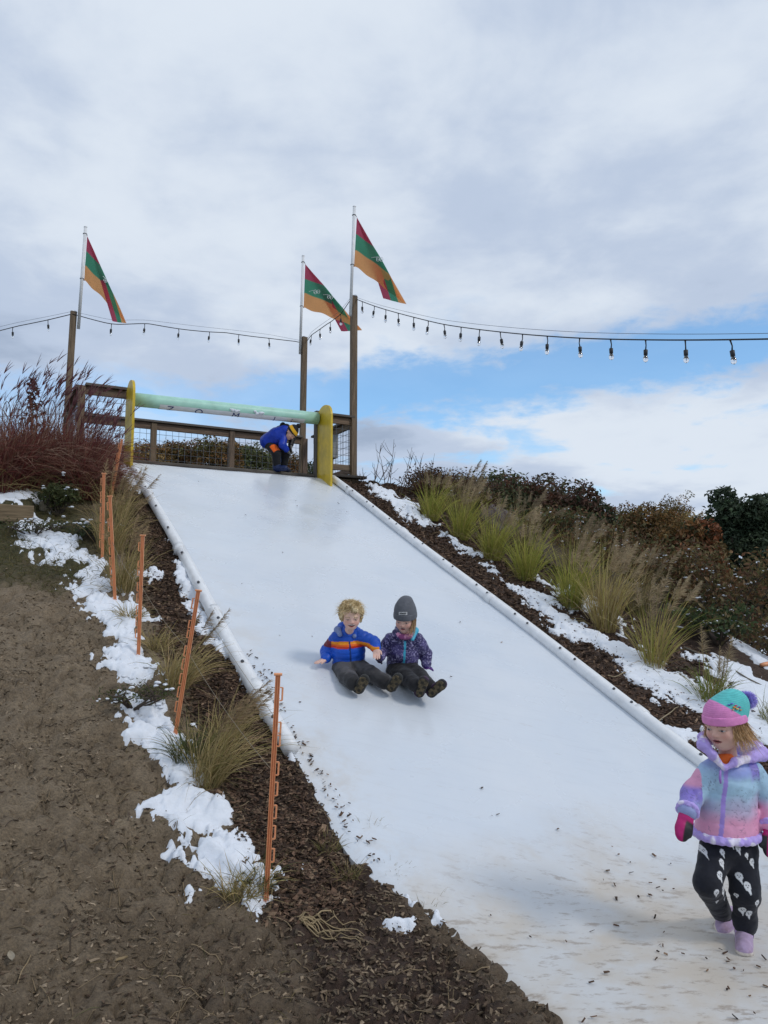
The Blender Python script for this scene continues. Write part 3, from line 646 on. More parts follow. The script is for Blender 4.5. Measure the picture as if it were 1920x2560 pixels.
S6 = stake((305, 1100), (275, 1260), 0, 'uppermost orange stake, slanting right next to the yellow side board', -1, .0)
def twine(p, q, sag, label):
    P = [p + (q - p) * t - np.array([0, 0, sag * 4 * t * (1 - t)]) for t in np.linspace(0, 1, 24)]; mb = MB(); tube(mb, P, .0013, 5); solo('fence_twine', mb, M_twine, label, 'twine', p, True, 'thin twine between the orange stakes')
pt = lambda S, h: S[0] + S[1] * S[2] * h
twine(pt(S1, .60), pt(S2, .60), .03, 'pale twine stretched between the lowest orange stake and the second')
twine(pt(S1, .82), pt(S2, .95), .02, 'upper pale twine between the lowest orange stake and the second')
twine(pt(S2, .62), pt(S3, .62), .03, 'pale twine between the second and third orange stakes')
twine(pt(S3, .60), pt(S4, .60), .04, 'pale twine between the third and fourth orange stakes')

tb = W(7.88, -.5, float(plane(7.88))); mb = MB(); beam(mb, W(7.88, -2.2, float(plane(7.88)) + .055), W(7.88, .43, float(plane(7.88)) + .055), .15, .17, np.array([.20, .145, .085]), bev=.012)
solo('landscape_timber', mb, M_wood, 'squared brown landscape timber holding the snowy raised bed on the left', 'timber', tb)
mb = MB(); obox(mb, ground_at(114, 1278) + [0, 0, .03], np.array([norm([1, .3, .2]), norm([-.3, 1, 0]), norm([0, -.2, 1])]), (.055, .05, .07), np.array([.30, .25, .18]), bev=.02)
solo('stone_block', mb, M_chip, 'pale angular stone beside the end of the landscape timber', 'stone', ground_at(114, 1278))

# snow lying in patches: real thickness over the ground, edges broken up by noise
def poly_sd(P, poly):
    P = P[:, None]; A = np.asarray(poly)[None]; B = np.roll(A, -1, 1); AB = B - A; t = np.clip(((P - A) * AB).sum(-1) / ((AB ** 2).sum(-1) + 1e-12), 0, 1)
    d = np.sqrt((((P - A) - t[..., None] * AB) ** 2).sum(-1)).min(1)
    c = ((A[..., 1] > P[..., 1]) != (B[..., 1] > P[..., 1])) & (P[..., 0] < (B[..., 0] - A[..., 0]) * (P[..., 1] - A[..., 1]) / (B[..., 1] - A[..., 1] + 1e-12) + A[..., 0])
    return np.where(c.sum(1) % 2 == 1, -d, d)
def snow(polys, step, thick, bias, rough, seed, label, dense=1.0):
    V = []; mb = MB()
    for k, poly in enumerate(polys):
        g = np.array([ground_at(*p)[:2] for p in poly]); lo = g.min(0) - .12; hi = g.max(0) + .12
        xs = np.arange(lo[0], hi[0], step); ys = np.arange(lo[1], hi[1], step); X, Y = np.meshgrid(xs, ys, indexing='ij'); P = np.stack([X.ravel(), Y.ravel()], 1)
        full = P; sd = poly_sd(P, g); near = sd < .16; ids = np.nonzero(near)[0]; P = P[ids]; sd = sd[ids]
        wp = P + (np.stack([fbm(P * 6, 3, 3), fbm(P * 6 + 7, 3, 4)], 1) - .5) * .12
        n = fbm(wp * 5.5, 5, seed + k, .62) - .5
        n2 = fbm(wp * 17, 3, seed + k + 40, .6) - .5
        m = -sd + n * rough + n2 * (rough * .45 + .035) + (fbm(P * 40, 2, seed + k + 60) - .5) * .03 + bias
        th = thick * (1 - np.exp(-np.maximum(m, 0) / .035)) * (.65 + .8 * fbm(wp * 9, 4, seed + 9)) + np.minimum(m, 0) * .8
        th = np.where(m > 0, th + .004 + .010 * (fbm(P * 42, 3, seed + 3) - .5), th)
        ok = (m > -.05); z = ground_z(P[:, 0], P[:, 1]) + np.maximum(th, -.04)
        pos = np.full(len(full), -1); pos[ids] = np.arange(len(ids)); F = pos[gridf(len(xs), len(ys))]; F = F[(F >= 0).all(1)]; F = F[ok[F].any(1)]
        used = np.unique(F); re = np.full(len(P), -1); re[used] = np.arange(len(used))
        if len(F): mb.add(np.concatenate([P, z[:, None]], 1)[used], re[F])
    o = setting('snow_patch', mb, M_snow, True, 'stuff'); o['label'] = label; return o
snow([[(372, 2018), (450, 1985), (545, 1985), (565, 2030), (560, 2075), (620, 2100), (650, 2160), (690, 2185), (728, 2195), (728, 2215), (690, 2215), (652, 2235), (600, 2258), (545, 2255), (505, 2215), (512, 2185), (440, 2135), (450, 2112), (530, 2100), (540, 2085), (420, 2052)],
      [(330, 1758), (400, 1755), (440, 1800), (440, 1850), (495, 1920), (500, 1945), (452, 1968), (430, 1930), (382, 1885), (342, 1865), (338, 1835), (352, 1795)]], .010, .026, .018, .36, 100, 'fluffy snow patches beside the two lowest orange stakes')
snow([[(225, 1395), (270, 1420), (290, 1490), (345, 1500), (385, 1545), (370, 1590), (340, 1610), (400, 1655), (420, 1695), (390, 1725), (295, 1712), (268, 1660), (280, 1620), (240, 1565), (195, 1525), (172, 1475), (185, 1435)]], .011, .022, -.03, .50, 120, 'broken snow strip along the middle orange stakes')
snow([[(412, 1350), (440, 1395), (500, 1490), (560, 1575), (630, 1690), (650, 1750), (630, 1740), (600, 1705), (560, 1655), (520, 1610), (512, 1570), (472, 1540), (465, 1490), (440, 1450)], [(306, 1170), (334, 1182), (345, 1205), (358, 1245), (335, 1232), (306, 1190)], [(330, 1430), (400, 1440), (380, 1462), (320, 1450)], [(650, 1770), (690, 1790), (735, 1880), (720, 1890), (680, 1840)]], .012, .042, -.01, .30, 140, 'snow banked against the left edge pipe')
snow([[(850, 2062), (895, 2052), (912, 2090), (945, 2128), (925, 2135), (862, 2108)], [(985, 2200), (1030, 2195), (1050, 2240), (1020, 2245)], [(1010, 2240), (1050, 2235), (1062, 2262), (1040, 2265)], [(960, 2305), (1035, 2300), (1035, 2335), (1000, 2335)], [(1090, 2280), (1110, 2285), (1106, 2305), (1088, 2300)], [(980, 2180), (990, 2175), (1000, 2190)]], .009, .035, .004, .06, 160, 'small snow lumps along the lower left slide edge')
snow([[(-60, 1215), (60, 1203), (98, 1235), (150, 1240), (92, 1262), (-60, 1262)]], .016, .03, .012, .05, 170, 'snow lying on the raised bed behind the timber')
snow([[(0, 1290), (150, 1275), (260, 1400), (240, 1440), (90, 1420), (0, 1340)], [(180, 1380), (300, 1390), (300, 1440), (220, 1450)], [(120, 1250), (150, 1240), (178, 1268), (160, 1275)], [(290, 1780), (400, 1720), (520, 1790), (500, 1830)]], .013, .03, -.135, .52, 180, 'scattered crumbs of snow in the short grass on the left')
snow([[(915, 1213), (960, 1220), (1040, 1262), (1090, 1318), (1130, 1343), (1200, 1392), (1260, 1438), (1300, 1478), (1370, 1490), (1420, 1540), (1480, 1572), (1560, 1602), (1650, 1650), (1700, 1690), (1760, 1690), (1810, 1720), (1790, 1790), (1735, 1790), (1655, 1755), (1570, 1690), (1510, 1642), (1440, 1612), (1370, 1572), (1330, 1532), (1290, 1482), (1230, 1442), (1170, 1392), (1090, 1332), (1000, 1292), (940, 1240)]], .014, .024, -.035, .50, 200, 'broken snow strip along the grass tussocks right of the slide')
snow([[(1720, 1640), (1800, 1640), (1940, 1710), (2050, 1760), (2050, 1900), (1850, 1870), (1780, 1800), (1850, 1760), (1770, 1690)], [(1790, 1585), (1870, 1598), (1980, 1670), (1980, 1700), (1880, 1650)], [(1340, 1440), (1480, 1500), (1600, 1560), (1560, 1590), (1420, 1510)], [(1640, 1800), (1800, 1850), (1740, 1880), (1660, 1850)]], .015, .024, -.06, .60, 220, 'patchy snow on the mulch at the right edge')

# wood-chip mulch: thousands of small chips, nobody could count them
def chips(name, P, size, seed, cols, label, lift=.004):
    r = np.random.default_rng(seed); n = len(P); L_ = size * r.uniform(.5, 1.5, n); w = L_ * r.uniform(.18, .5, n); th = r.uniform(.002, .006, n)
    yaw = r.uniform(0, 6.283, n); e = r.normal(0, .33, n); ax = np.stack([np.cos(yaw) * np.cos(e), np.sin(yaw) * np.cos(e), np.sin(e)], 1)
    nr = np.stack([r.normal(0, .35, n), r.normal(0, .35, n), np.ones(n)], 1); by = np.cross(nr, ax); by /= np.linalg.norm(by, axis=1)[:, None]; bz = np.cross(ax, by)
    g = np.array([[i, j, k] for i in (-1, 1) for j in (-1, 1) for k in (-1, 1)], float)
    tw = 1 + r.normal(0, .25, (n, 8, 1)); V = P[:, None] + (g[None, :, :1] * ax[:, None] * L_[:, None, None] / 2 + g[None, :, 1:2] * by[:, None] * w[:, None, None] / 2) * tw + g[None, :, 2:] * bz[:, None] * th[:, None, None] / 2 + [0, 0, lift]
    F = (np.arange(n)[:, None, None] * 8 + BOXF[:, ::-1][None]).reshape(-1, 4); c = np.asarray(cols)[r.integers(0, len(cols), n)] * r.uniform(.6, 1.4, (n, 1))
    mb = MB(); mb.add(V.reshape(-1, 3), F, np.repeat(c, 8, 0)); o = setting(name, mb, M_chip, False, 'stuff'); o['label'] = label; return o
def scatter(n, s0, s1, u0, u1, seed, keep=None):
    r = np.random.default_rng(seed); s = r.uniform(s0, s1, n); u = r.uniform(u0, u1, n); x = s * DV[0] + u * CV[0]; y = s * DV[1] + u * CV[1]
    m = zones(x, y)[0]; k = r.random(n) < (m if keep is None else keep(s, u, m)); x, y = x[k], y[k]
    return np.stack([x, y, ground_z(x, y)], 1)
BR = [(.105, .062, .041), (.070, .043, .030), (.14, .085, .056), (.045, .030, .022), (.22, .145, .092), (.12, .072, .046)]
chips('mulch', scatter(26000, 3.2, 9.8, 1.15, 1.66, 1), .031, 11, BR, 'dark wood-chip mulch left of the slide')
chips('mulch', scatter(38000, 3.0, 10.2, 4.56, 6.4, 2, lambda s, u, m: np.where(u < 5.6, .95, .5)), .034, 12, BR, 'dark wood-chip mulch right of the slide')
BR2 = [(.105, .07, .046), (.14, .10, .066), (.075, .05, .034), (.12, .085, .055), (.16, .115, .075), (.10, .075, .05), (.22, .165, .11)]
chips('mulch', scatter(42000, 1.6, 4.4, -.4, 1.98, 3, lambda s, u, m: (.05 + .42 * m) * (u < slide_left(s) + .02)), .019, 13, BR2, 'trodden wood chips at the foot of the slide')
MUDC = [(.19, .142, .094), (.135, .10, .066), (.24, .185, .125), (.10, .074, .048), (.28, .215, .148)]
cl = scatter(60000, 1.5, 7.2, -2.2, 1.95, 6, lambda s, u, m: .62 * sstep(7.0, 6.2, s) * (u < slide_left(s) - .02) * (1 - .7 * sstep(1.0, 1.3, u)) * sstep(.30, .62, fbm(np.stack([s * 4, u * 4], -1), 3, 95)))
chips('mud_clods', cl, .017, 16, MUDC, 'crumbly little clods and flakes of trodden mud', lift=.001)
def dirt_keep(s, u, m):
    n = fbm(np.stack([s * 2.2, u * 2.2], -1), 4, 91)
    return np.clip((n - .55) * 3, 0, 1) * sstep(3.7, 2.3, s) * sstep(4.6, 2.0, u + .3) * 1.0 + .03 * sstep(3.2, 2.2, s)
r9 = scatter(3400, 1.6, 4.2, 1.9, 4.4, 4, dirt_keep); r9[:, 2] = plane(su_of(r9[:, 0], r9[:, 1])[0]) + .018
chips('mulch_crumbs', r9, .017, 14, BR, 'crumbs of mulch trodden onto the white run-out', lift=.002)
Q = np.array([W(s, u, 0) for s, u in [(slide_left(a) + .05 + abs(rng.normal(0, .05)), a) [::-1] for a in rng.uniform(3.4, 5.4, 120)]]); Q[:, 2] = plane(su_of(Q[:, 0], Q[:, 1])[0]) + .02
Q2 = np.array([ground_at(rng.normal(700, 45), rng.normal(1860, 70)) if False else W(rng.uniform(3.5, 9.5), rng.uniform(1.9, 4.3), 0) for _ in range(16)]); Q2[:, 2] = plane(su_of(Q2[:, 0], Q2[:, 1])[0]) + .02
chips('mulch_crumbs', np.concatenate([Q, Q2]), .016, 15, BR, 'dark crumbs scattered on the slide beside the left pipe', lift=.002)
# pale straw and twigs pressed into the mud
def straw(n, seed, region, label, col0, lmin, lmax):
    r = np.random.default_rng(seed); mb = MB()
    for _ in range(n):
        px, py = r.uniform(*region[0]), r.uniform(*region[1]); p = ground_at(px, py); s, u = su_of(p[0], p[1])
        if u > slide_left(s) - .06: continue
        a = r.uniform(0, 6.28); l = r.uniform(lmin, lmax); k = r.normal(0, .22); q = []
        for t in np.linspace(0, 1, 6):
            x = p[0] + l * t * math.cos(a + k * t); y = p[1] + l * t * math.sin(a + k * t); q.append([x, y, float(ground_z(x, y)) + .005 + .004 * math.sin(t * 3)])
        tube(mb, q, r.uniform(.0011, .0026), 4, np.array(col0) * r.uniform(.5, 1.15))
    o = setting('dead_grass_litter', mb, M_dry, False, 'stuff'); o['label'] = label
straw(130, 31, ((-40, 1150), (1700, 2600)), 'pale straw and stalks pressed into the mud', (.30, .22, .13), .04, .16)
straw(110, 32, ((-40, 1250), (1500, 2600)), 'dark twigs lying on the mud', (.085, .062, .045), .03, .12)
mb = MB(); r = np.random.default_rng(5); b0 = ground_at(735, 2300)
for k in range(11):
    p = ground_at(730 + r.uniform(0, 40), 2297 + r.uniform(-4, 14)); e = ground_at(800 + k * 15 + r.uniform(-30, 30), 2318 + r.uniform(-10, 55)); q = []
    for t in np.linspace(0, 1, 12):
        x, y = (p + (e - p) * t)[:2] + .02 * np.array([math.sin(t * 7 + k), math.cos(t * 6 + k * 2)]); q.append([x, y, float(ground_z(x, y)) + .010 + .018 * math.sin(math.pi * t) * r.random()])
    tube(mb, q, np.linspace(.0042, .0016, 12), 5, np.array([.40, .30, .17]) * r.uniform(.75, 1.15))
solo('dry_root', mb, M_dry, 'pale tangled dry root lying on the mud below the lowest stake', 'root', b0, True)
def stick(p0, p1, rad, label, col):
    a, b = ground_at(*p0), ground_at(*p1); mb = MB(); P = [a + (b - a) * t for t in np.linspace(0, 1, 8)]
    P = [np.array([q[0], q[1], max(q[2], float(ground_z(q[0], q[1]))) + .015]) for q in P]; tube(mb, P, np.linspace(rad, rad * .5, 8), 6, col); solo('dry_stick', mb, M_dry, label, 'stick', a, True, 'dry sticks lying on the mulch')
stick((1632, 1818), (1697, 1770), .006, 'thin pale stick resting on the right edge pipe', (.42, .34, .22))
stick((1510, 1707), (1592, 1684), .006, 'thin pale stick on the mulch below the tall yellow tussock', (.40, .32, .20))
stick((1710, 1622), (1935, 1732), .011, 'long straight grey pole lying across the snowy mulch at the right', (.22, .19, .15))
stick((1560, 1585), (1600, 1570), .004, 'short brown stick tucked under the tall yellow tussock', (.20, .14, .09))
def dead_leaf(px, py, sz, col, label, rot):
    p = ground_at(px, py); u = np.linspace(-1, 1, 9); v = np.linspace(-1, 1, 5); U, V = np.meshgrid(u, v, indexing='ij'); X = U * sz; Yy = V * sz * .42 * (1 - U ** 2) ** .6; Zz = .012 + .25 * sz * V ** 2 + .2 * sz * U ** 2 * np.sign(U + .3)
    c, s = math.cos(rot), math.sin(rot); mb = MB(); mb.add(np.stack([p[0] + X * c - Yy * s, p[1] + X * s + Yy * c, p[2] + Zz], -1), gridf(9, 5), col); solo('fallen_leaf', mb, M_leaf, label, 'leaf', p, True)
mb = MB(); b0 = ground_at(1902, 1668); d0 = norm(np.array([.9, .25, .12])); tube(mb, [b0 + [0, 0, .02], b0 + [0, 0, .02] + d0 * .04, b0 + [0, 0, .02] + d0 * .5], [.018, .022, .022], 10); solo('orange_tube', mb, M_stake, 'end of an orange plastic tube lying in the snow at the right edge', 'tube', b0, True)
dead_leaf(302, 2408, .026, (.33, .24, .13), 'curled tan leaf lying on bare mud near the bottom', .4)
dead_leaf(27, 2402, .030, (.42, .36, .27), 'pale split leaf on the mud at the far left', 2.2)
dead_leaf(1500, 1755, .02, (.28, .16, .07), 'brown leaf on the dark mulch by the right edge pipe', 1.0)
# ================================================================== VEGETATION
WIND = np.array([.22, -.02, -.03])
def rnd_dirs(n, tilt, r):
    a = r.uniform(0, 6.283, n); t = np.abs(r.normal(0, tilt, n)); return np.stack([np.cos(a) * np.sin(t), np.sin(a) * np.sin(t), np.cos(t)], 1)
def pal(cols, n, r, j=.18):
    c = np.asarray(cols)[r.integers(0, len(cols), n)]; return c * r.uniform(1 - j, 1 + j, (n, 1)) * r.uniform(.94, 1.06, (n, 3))
def plume(mb, tip, d, L_, n, col, r, w=.0035, fall=.5):
    """feathery seed head: many fine branchlets along the last part of a stem"""
    t = r.uniform(0, 1, n) ** .8; b = tip - d * (L_ * t)[:, None]; a = r.normal(size=(n, 3)); a -= d * (a @ d)[:, None]; a /= np.linalg.norm(a, axis=1)[:, None]
    dr = d * .75 + a * (.75 * r.uniform(.3, 1.2, n))[:, None] + WIND * 1.3; dr /= np.linalg.norm(dr, axis=1)[:, None]
    ln = L_ * (.10 + .30 * t) * r.uniform(.5, 1.25, n)
    blades(mb, b, dr, ln, w * r.uniform(.7, 1.5, n), fall * r.uniform(.2, 1, n), pal([col], n, r, .3), pal([np.array(col) * 1.25], n, r, .3), 3)
YG = [(.235, .245, .040), (.30, .28, .058), (.17, .205, .034), (.37, .31, .085)]
TAN_ = [(.34, .255, .115), (.28, .20, .085), (.23, .19, .07), (.40, .31, .16)]
PL = (.36, .275, .165)
def tussock(px, py, H, n, tilt, cols, tips, nplume, label, seed, group, plen=.23, ppn=120, lean=(0, 0, 0), radius=.10, pcol=PL, plume_tilt=.16, wide=.006, name='grass_tussock', droop=.34, pos=None):
    r = np.random.default_rng(seed); b = ground_at(px, py) if pos is None else np.array(pos); o = thing(name, label, 'ornamental grass', b, group); mb = MB()
    a = r.uniform(0, 6.283, n); rad = radius * np.sqrt(r.random(n)); base = b + np.stack([np.cos(a) * rad, np.sin(a) * rad, np.zeros(n) - .01], 1)
    d = rnd_dirs(n, tilt, r); d[:, :2] += np.stack([np.cos(a), np.sin(a)], 1) * (rad / radius * tilt * .7)[:, None]; d += np.array(lean); d /= np.linalg.norm(d, axis=1)[:, None]
    L_ = H * np.clip(r.normal(.68, .20, n), .2, 1.05)
    blades(mb, base, d, L_, wide * r.uniform(.6, 1.3, n), droop * r.uniform(.15, 1.5, n), pal(cols, n, r) * 1.18, pal(tips, n, r) * 1.12, 6, bend=np.broadcast_to(WIND * .25, (n, 3)) * r.uniform(0, 1.5, (n, 1)))
    m = int(n * .16); a = r.uniform(0, 6.283, m); base = b + np.stack([np.cos(a) * radius, np.sin(a) * radius, np.zeros(m)], 1); d = rnd_dirs(m, .75, r)
    blades(mb, base, d, H * r.uniform(.2, .5, m), wide * .9, r.uniform(.4, 1.3, m), pal(TAN_, m, r) * .7, pal(TAN_, m, r), 5)
    part('leaf_blades', mb, M_dry, o, kind='stuff')
    if nplume:
        mb = MB(); mp = MB(); a = r.uniform(0, 6.283, nplume); base = b + np.stack([np.cos(a), np.sin(a), a * 0], 1) * radius * .6; d = rnd_dirs(nplume, plume_tilt, r) + np.array(lean) * 1.2; d /= np.linalg.norm(d, axis=1)[:, None]
        P = blades(mb, base, d, H * r.uniform(.82, 1.12, nplume), .0042, r.uniform(.05, .25, nplume), pal(TAN_, nplume, r), pal(TAN_, nplume, r), 7, bend=np.broadcast_to(WIND * .55, (nplume, 3)))
        part('seed_stalks', mb, M_dry, o, kind='stuff')
        for k in range(nplume): plume(mp, P[k, -1], norm(P[k, -1] - P[k, -3]), plen * r.uniform(.7, 1.2), ppn, np.array(pcol) * r.uniform(.75, 1.2), r)
        part('seed_plumes', mp, M_dry, o, kind='stuff')
    return o
G = 'ornamental grass tussocks beside the slide'
ts_ = [(1080, 1302, .80, 330, .27, YG, 7, 'green-yellow grass tussock, highest up the slope right of the slide'),
       (1152, 1350, .86, 330, .26, YG, 12, 'second grass tussock down the right bank, yellow-green with dusky plumes'),
       (1232, 1400, .88, 300, .27, YG, 10, 'third grass tussock down the right bank, with the thickest cloud of brown plumes'),
       (1316, 1452, .84, 340, .30, YG, 10, 'bright lime-yellow bushy tussock halfway down the right bank'),
       (1432, 1522, .92, 330, .27, YG, 9, 'broad green tussock just above the tall straw-yellow one'),
       (1510, 1578, 1.06, 380, .20, TAN_ + YG[3:], 20, 'tallest straw-yellow tussock with plumes blown to the right'),
       (1636, 1668, .92, 170, .25, TAN_[:3] + YG[1:], 12, 'loose open tussock with tan stems below the tall straw-yellow one'),
       (1777, 1757, .48, 170, .34, [(.12, .155, .03), (.16, .17, .04), (.24, .19, .07)], 0, 'small green tussock behind the walking child\'s hat'),
       (1935, 1815, .40, 120, .38, [(.12, .14, .03), (.2, .18, .06)], 0, 'small tussock cut by the right edge, level with the walking child\'s hat')]
for k, (px, py, H, n, ti, cols, npl, lab) in enumerate(ts_):
    tussock(px, py, H, n, ti, cols, [np.array(c) * 1.35 for c in cols], npl, lab, 300 + k, G, lean=(.06, 0, 0), plume_tilt=.17 + .04 * (k % 2), radius=.09 + .02 * (k == 5))
# sparse tall stems with plumes growing out of the small tussock
r = np.random.default_rng(77); o = thing('seed_stem', 'few tall dry stems with pinkish plumes rising from the small green tussock', 'grass stem', ground_at(1785, 1755)); mb = MB(); mp = MB()
for px, py, tx, ty in ((1760, 1750, 1752, 1560), (1790, 1752, 1800, 1615), (1800, 1755, 1828, 1590), (1795, 1750, 1812, 1640)):
    b = ground_at(px, py); dep = np.dot(b - EYE, _f); t = at(tx, ty, dep); tube(mb, [b, b * .5 + t * .5 + [.01, 0, 0], t], [.0035, .003, .002], 5, TAN_[0]); plume(mp, t, norm(t - b), .24, 130, PL, r)
part('stalk', mb, M_dry, o, kind='stuff'); part('seed_plumes', mp, M_dry, o, kind='stuff')
# a second rank of plumed grass behind
for k, (s, u, H, npl, lab) in enumerate([(7.6, 6.25, 0.85, 9, 'dusky plumed grass standing behind the topmost right-hand tussocks'), (6.75, 6.3, 0.85, 8, 'dusky plumed grass behind the lime-yellow tussock'), (5.85, 6.35, 0.85, 7, 'dusky plumed grass behind the tall straw-yellow tussock'), (8.7, 6.0, .85, 10, 'thin plumed grass at the crest of the right bank')]):
    x, y = W(s, u, 0)[:2]; tussock(0, 0, H, 190, .26, [(.10, .10, .035), (.16, .13, .06)], TAN_, npl, lab, 340 + k, G, lean=(.05, 0, 0), pos=[x, y, float(ground_z(x, y))], pcol=(.28, .215, .135))
# tan grasses along the stakes on the left
lt = [(275, 1385, .85, 320, .16, 14, 'upper straw-coloured clump hiding the feet of the upper stakes', (.02, 0, 0), .10),
      (292, 1300, .62, 200, .17, 8, 'thin straw grass right below the yellow side board', (.02, 0, 0), .09),
      (305, 1480, .66, 260, .20, 8, 'straw grass clump just behind the stake tilting left', (.05, .0, 0), .08),
      (325, 1550, .25, 160, .55, 0, 'low dull green tuft between the third and fourth stakes', (.05, 0, 0), .06),
      (395, 1625, .30, 150, .55, 0, 'low tan tuft right of the third stake', (.1, 0, 0), .06),
      (440, 1720, .55, 240, .36, 4, 'leaning tan clump directly behind the second stake', (.22, 0, 0), .08),
      (515, 1965, .62, 280, .25, 6, 'large tan and olive clump below the second stake', (.22, 0, 0), .07),
      (470, 1900, .36, 170, .42, 0, 'dark green snow-dusted tuft at the foot of the second stake', (0, 0, 0), .08),
      (560, 1850, .42, 120, .40, 3, 'thin dry grass leaning over the mulch above the large tan clump', (.25, 0, 0), .08),
      (600, 2235, .24, 200, .55, 0, 'short brown tuft under the snow at the lowest stake', (0, 0, 0), .09),
      (655, 2225, .30, 60, .30, 0, 'few green blades standing behind the lowest stake', (0, 0, 0), .05)]
OL = [(.23, .18, .070), (.30, .23, .10), (.17, .15, .05), (.40, .30, .15)]
for k, (px, py, H, n, ti, npl, lab, le, rad) in enumerate(lt):
    cols = OL if k not in (7, 10) else [(.05, .06, .02), (.08, .09, .03)]
    tussock(px, py, H, n, ti, cols, [np.array(c) * 1.35 for c in cols], npl, lab, 400 + k, 'dry grasses along the stakes', lean=le, radius=rad, plen=.20, ppn=70, pcol=(.30, .215, .12), wide=.0042, droop=.5)
# tufts at the slide's lower left edge
for k, (px, py, lab) in enumerate([(925, 2075, 'small wispy tuft by the snow lump at the slide edge'), (870, 2190, 'small green tuft lowest on the slide edge'), (820, 2120, 'small dull tuft on the mulch beside the slide edge'), (980, 2190, 'ragged green tuft overhanging the white sheet at its lower left edge'), (1075, 2270, 'flattened brown tuft at the lower left corner of the slide')]):
    tussock(px, py, .13, 70, .6, [(.10, .11, .03), (.16, .13, .06)], TAN_, 0, lab, 450 + k, 'small tufts at the slide edge', radius=.05, wide=.003, name='grass_tuft')
# the big dark red grass left of the deck
RG = [(.125, .026, .026), (.17, .036, .032), (.085, .022, .022), (.18, .065, .045), (.14, .040, .034)]
RT = [(.18, .055, .042), (.27, .15, .10), (.11, .035, .03), (.33, .22, .15)]
pos = [(-10, 1235), (30, 1228), (75, 1222), (120, 1232), (165, 1245), (205, 1250), (232, 1242), (215, 1205), (60, 1190), (130, 1195), (190, 1200), (225, 1180), (-40, 1220), (212, 1228), (180, 1225), (95, 1215)]
wh = ['farthest left, cut by the picture edge', 'above the left end of the snowy bed', 'behind the snowy bed', 'above the pale stone', 'right of the snow-dusted shrub', 'lowest of the red mass, arching forward', 'nearest the upper stakes', 'closest to the yellow board', 'in the back row above the snowy bed', 'in the back row at the foot of the left tall post', 'in the back row below the front deck rail', 'in the back row under the deck corner', 'just outside the left edge, arching in', 'between the upper stakes and the tall post', 'at the centre of the red mass', 'tallest, left of the tall post']
for k, (px, py) in enumerate(pos):
    rr = np.random.default_rng(500 + k); g = ground_at(px, max(py, 1178)); H = 1.16 + .12 * rr.random() - (.40 if px > 205 else .26 if px > 180 else 0)
    o = tussock(0, 0, H * .96, 540, .20, RG, RT, 0, 'dark red grass clump ' + wh[k], 500 + k, 'dark red ornamental grass beside the deck', radius=.19, wide=.008, droop=.75, pos=g, name='red_grass')
    mb = MB(); mp = MB(); n = 17; a = rr.uniform(0, 6.283, n); base = g + np.stack([np.cos(a), np.sin(a), a * 0], 1) * .16; d = rnd_dirs(n, .10, rr) + [.05, 0, 0]; d /= np.linalg.norm(d, axis=1)[:, None]
    P = blades(mb, base, d, H * rr.uniform(.72, 1.13, n), .0055, rr.uniform(.02, .12, n), pal(RG, n, rr), pal(RG, n, rr), 7, bend=np.broadcast_to(WIND * .6, (n, 3))); part('seed_stalks', mb, M_dry, o, kind='stuff')
    for q in range(n):
        dd = norm(P[q, -1] - P[q, -2]); m = rr.integers(3, 6); fd = dd + rr.normal(0, .16, (m, 3)) + WIND * .5; fd /= np.linalg.norm(fd, axis=1)[:, None]
        blades(mp, np.repeat((P[q, -1] - dd * .02)[None], m, 0), fd, rr.uniform(.08, .19, m), .0085, .15, pal([(.11, .035, .042)], m, rr), pal([(.19, .09, .09)], m, rr), 4)
    part('seed_heads', mp, M_dry, o, kind='stuff')
# arched garden wire fence among the red grass
mb = MB(); o = thing('wire_garden_fence', 'low dark wire garden fence with arched tops among the red grass', 'fence', W(9.6, -.3, 3.1)); mb = MB()
a0 = at(-90, 1040, 8.7); a1 = at(172, 1030, 9.6)
for k in range(9):
    p = a0 + (a1 - a0) * (k + .1) / 9; q = a0 + (a1 - a0) * (k + .75) / 9; c = (p + q) / 2; w = (q - p) / 2; mb = MB()
    P = [p - [0, 0, .75]] + [c - w * math.cos(t) + [0, 0, .16 * math.sin(t)] for t in np.linspace(0, math.pi, 12)] + [q - [0, 0, .75]]
    tube(mb, P, .005, 5); part('hoop', mb, M_black, o)
for z in (-.02, -.30):
    mb = MB(); tube(mb, [a0 + [0, 0, z], a1 + [0, 0, z]], .004, 5); part('wire', mb, M_black, o)

# ------------------------------------------------------------------ leafy things
def leaves(mb, P, size, cols, r, nrm=None, up=.35, jit=.16):
    cols = [np.asarray(c) * 1.2 for c in cols]
    n = len(P); a = r.normal(size=(n, 3)); a[:, 2] = np.abs(a[:, 2]) * .5 + up
    if nrm is not None: a += nrm * .8
    a /= np.linalg.norm(a, axis=1)[:, None]; t = np.cross(a, r.normal(size=(n, 3))); t /= np.linalg.norm(t, axis=1)[:, None]; b = np.cross(a, t); s = (size * r.uniform(.6, 1.4, n))[:, None]
    w = s * r.uniform(.35, .6, (n, 1)); V = np.stack([P - t * s * .5, P + b * w * .5 + a * s * .10, P + t * s * .5 - a * s * .12, P - b * w * .5 + a * s * .10], 1).reshape(-1, 3)
    i = np.arange(n)[:, None] * 4; F = i + np.arange(4)[None]; c = pal(cols, n, r, jit); mb.add(V, F, np.repeat(c, 4, 0))
def limbs(mb, base, ends, r0, r, n=5):
    for e in ends:
        m = base * .5 + e * .5 + r.normal(0, .06, 3) * np.linalg.norm(e - base); P = [base * (1 - t) ** 2 + m * 2 * t * (1 - t) + e * t * t for t in np.linspace(0, 1, n)]; tube(mb, P, np.linspace(r0, r0 * .18, n), 6)
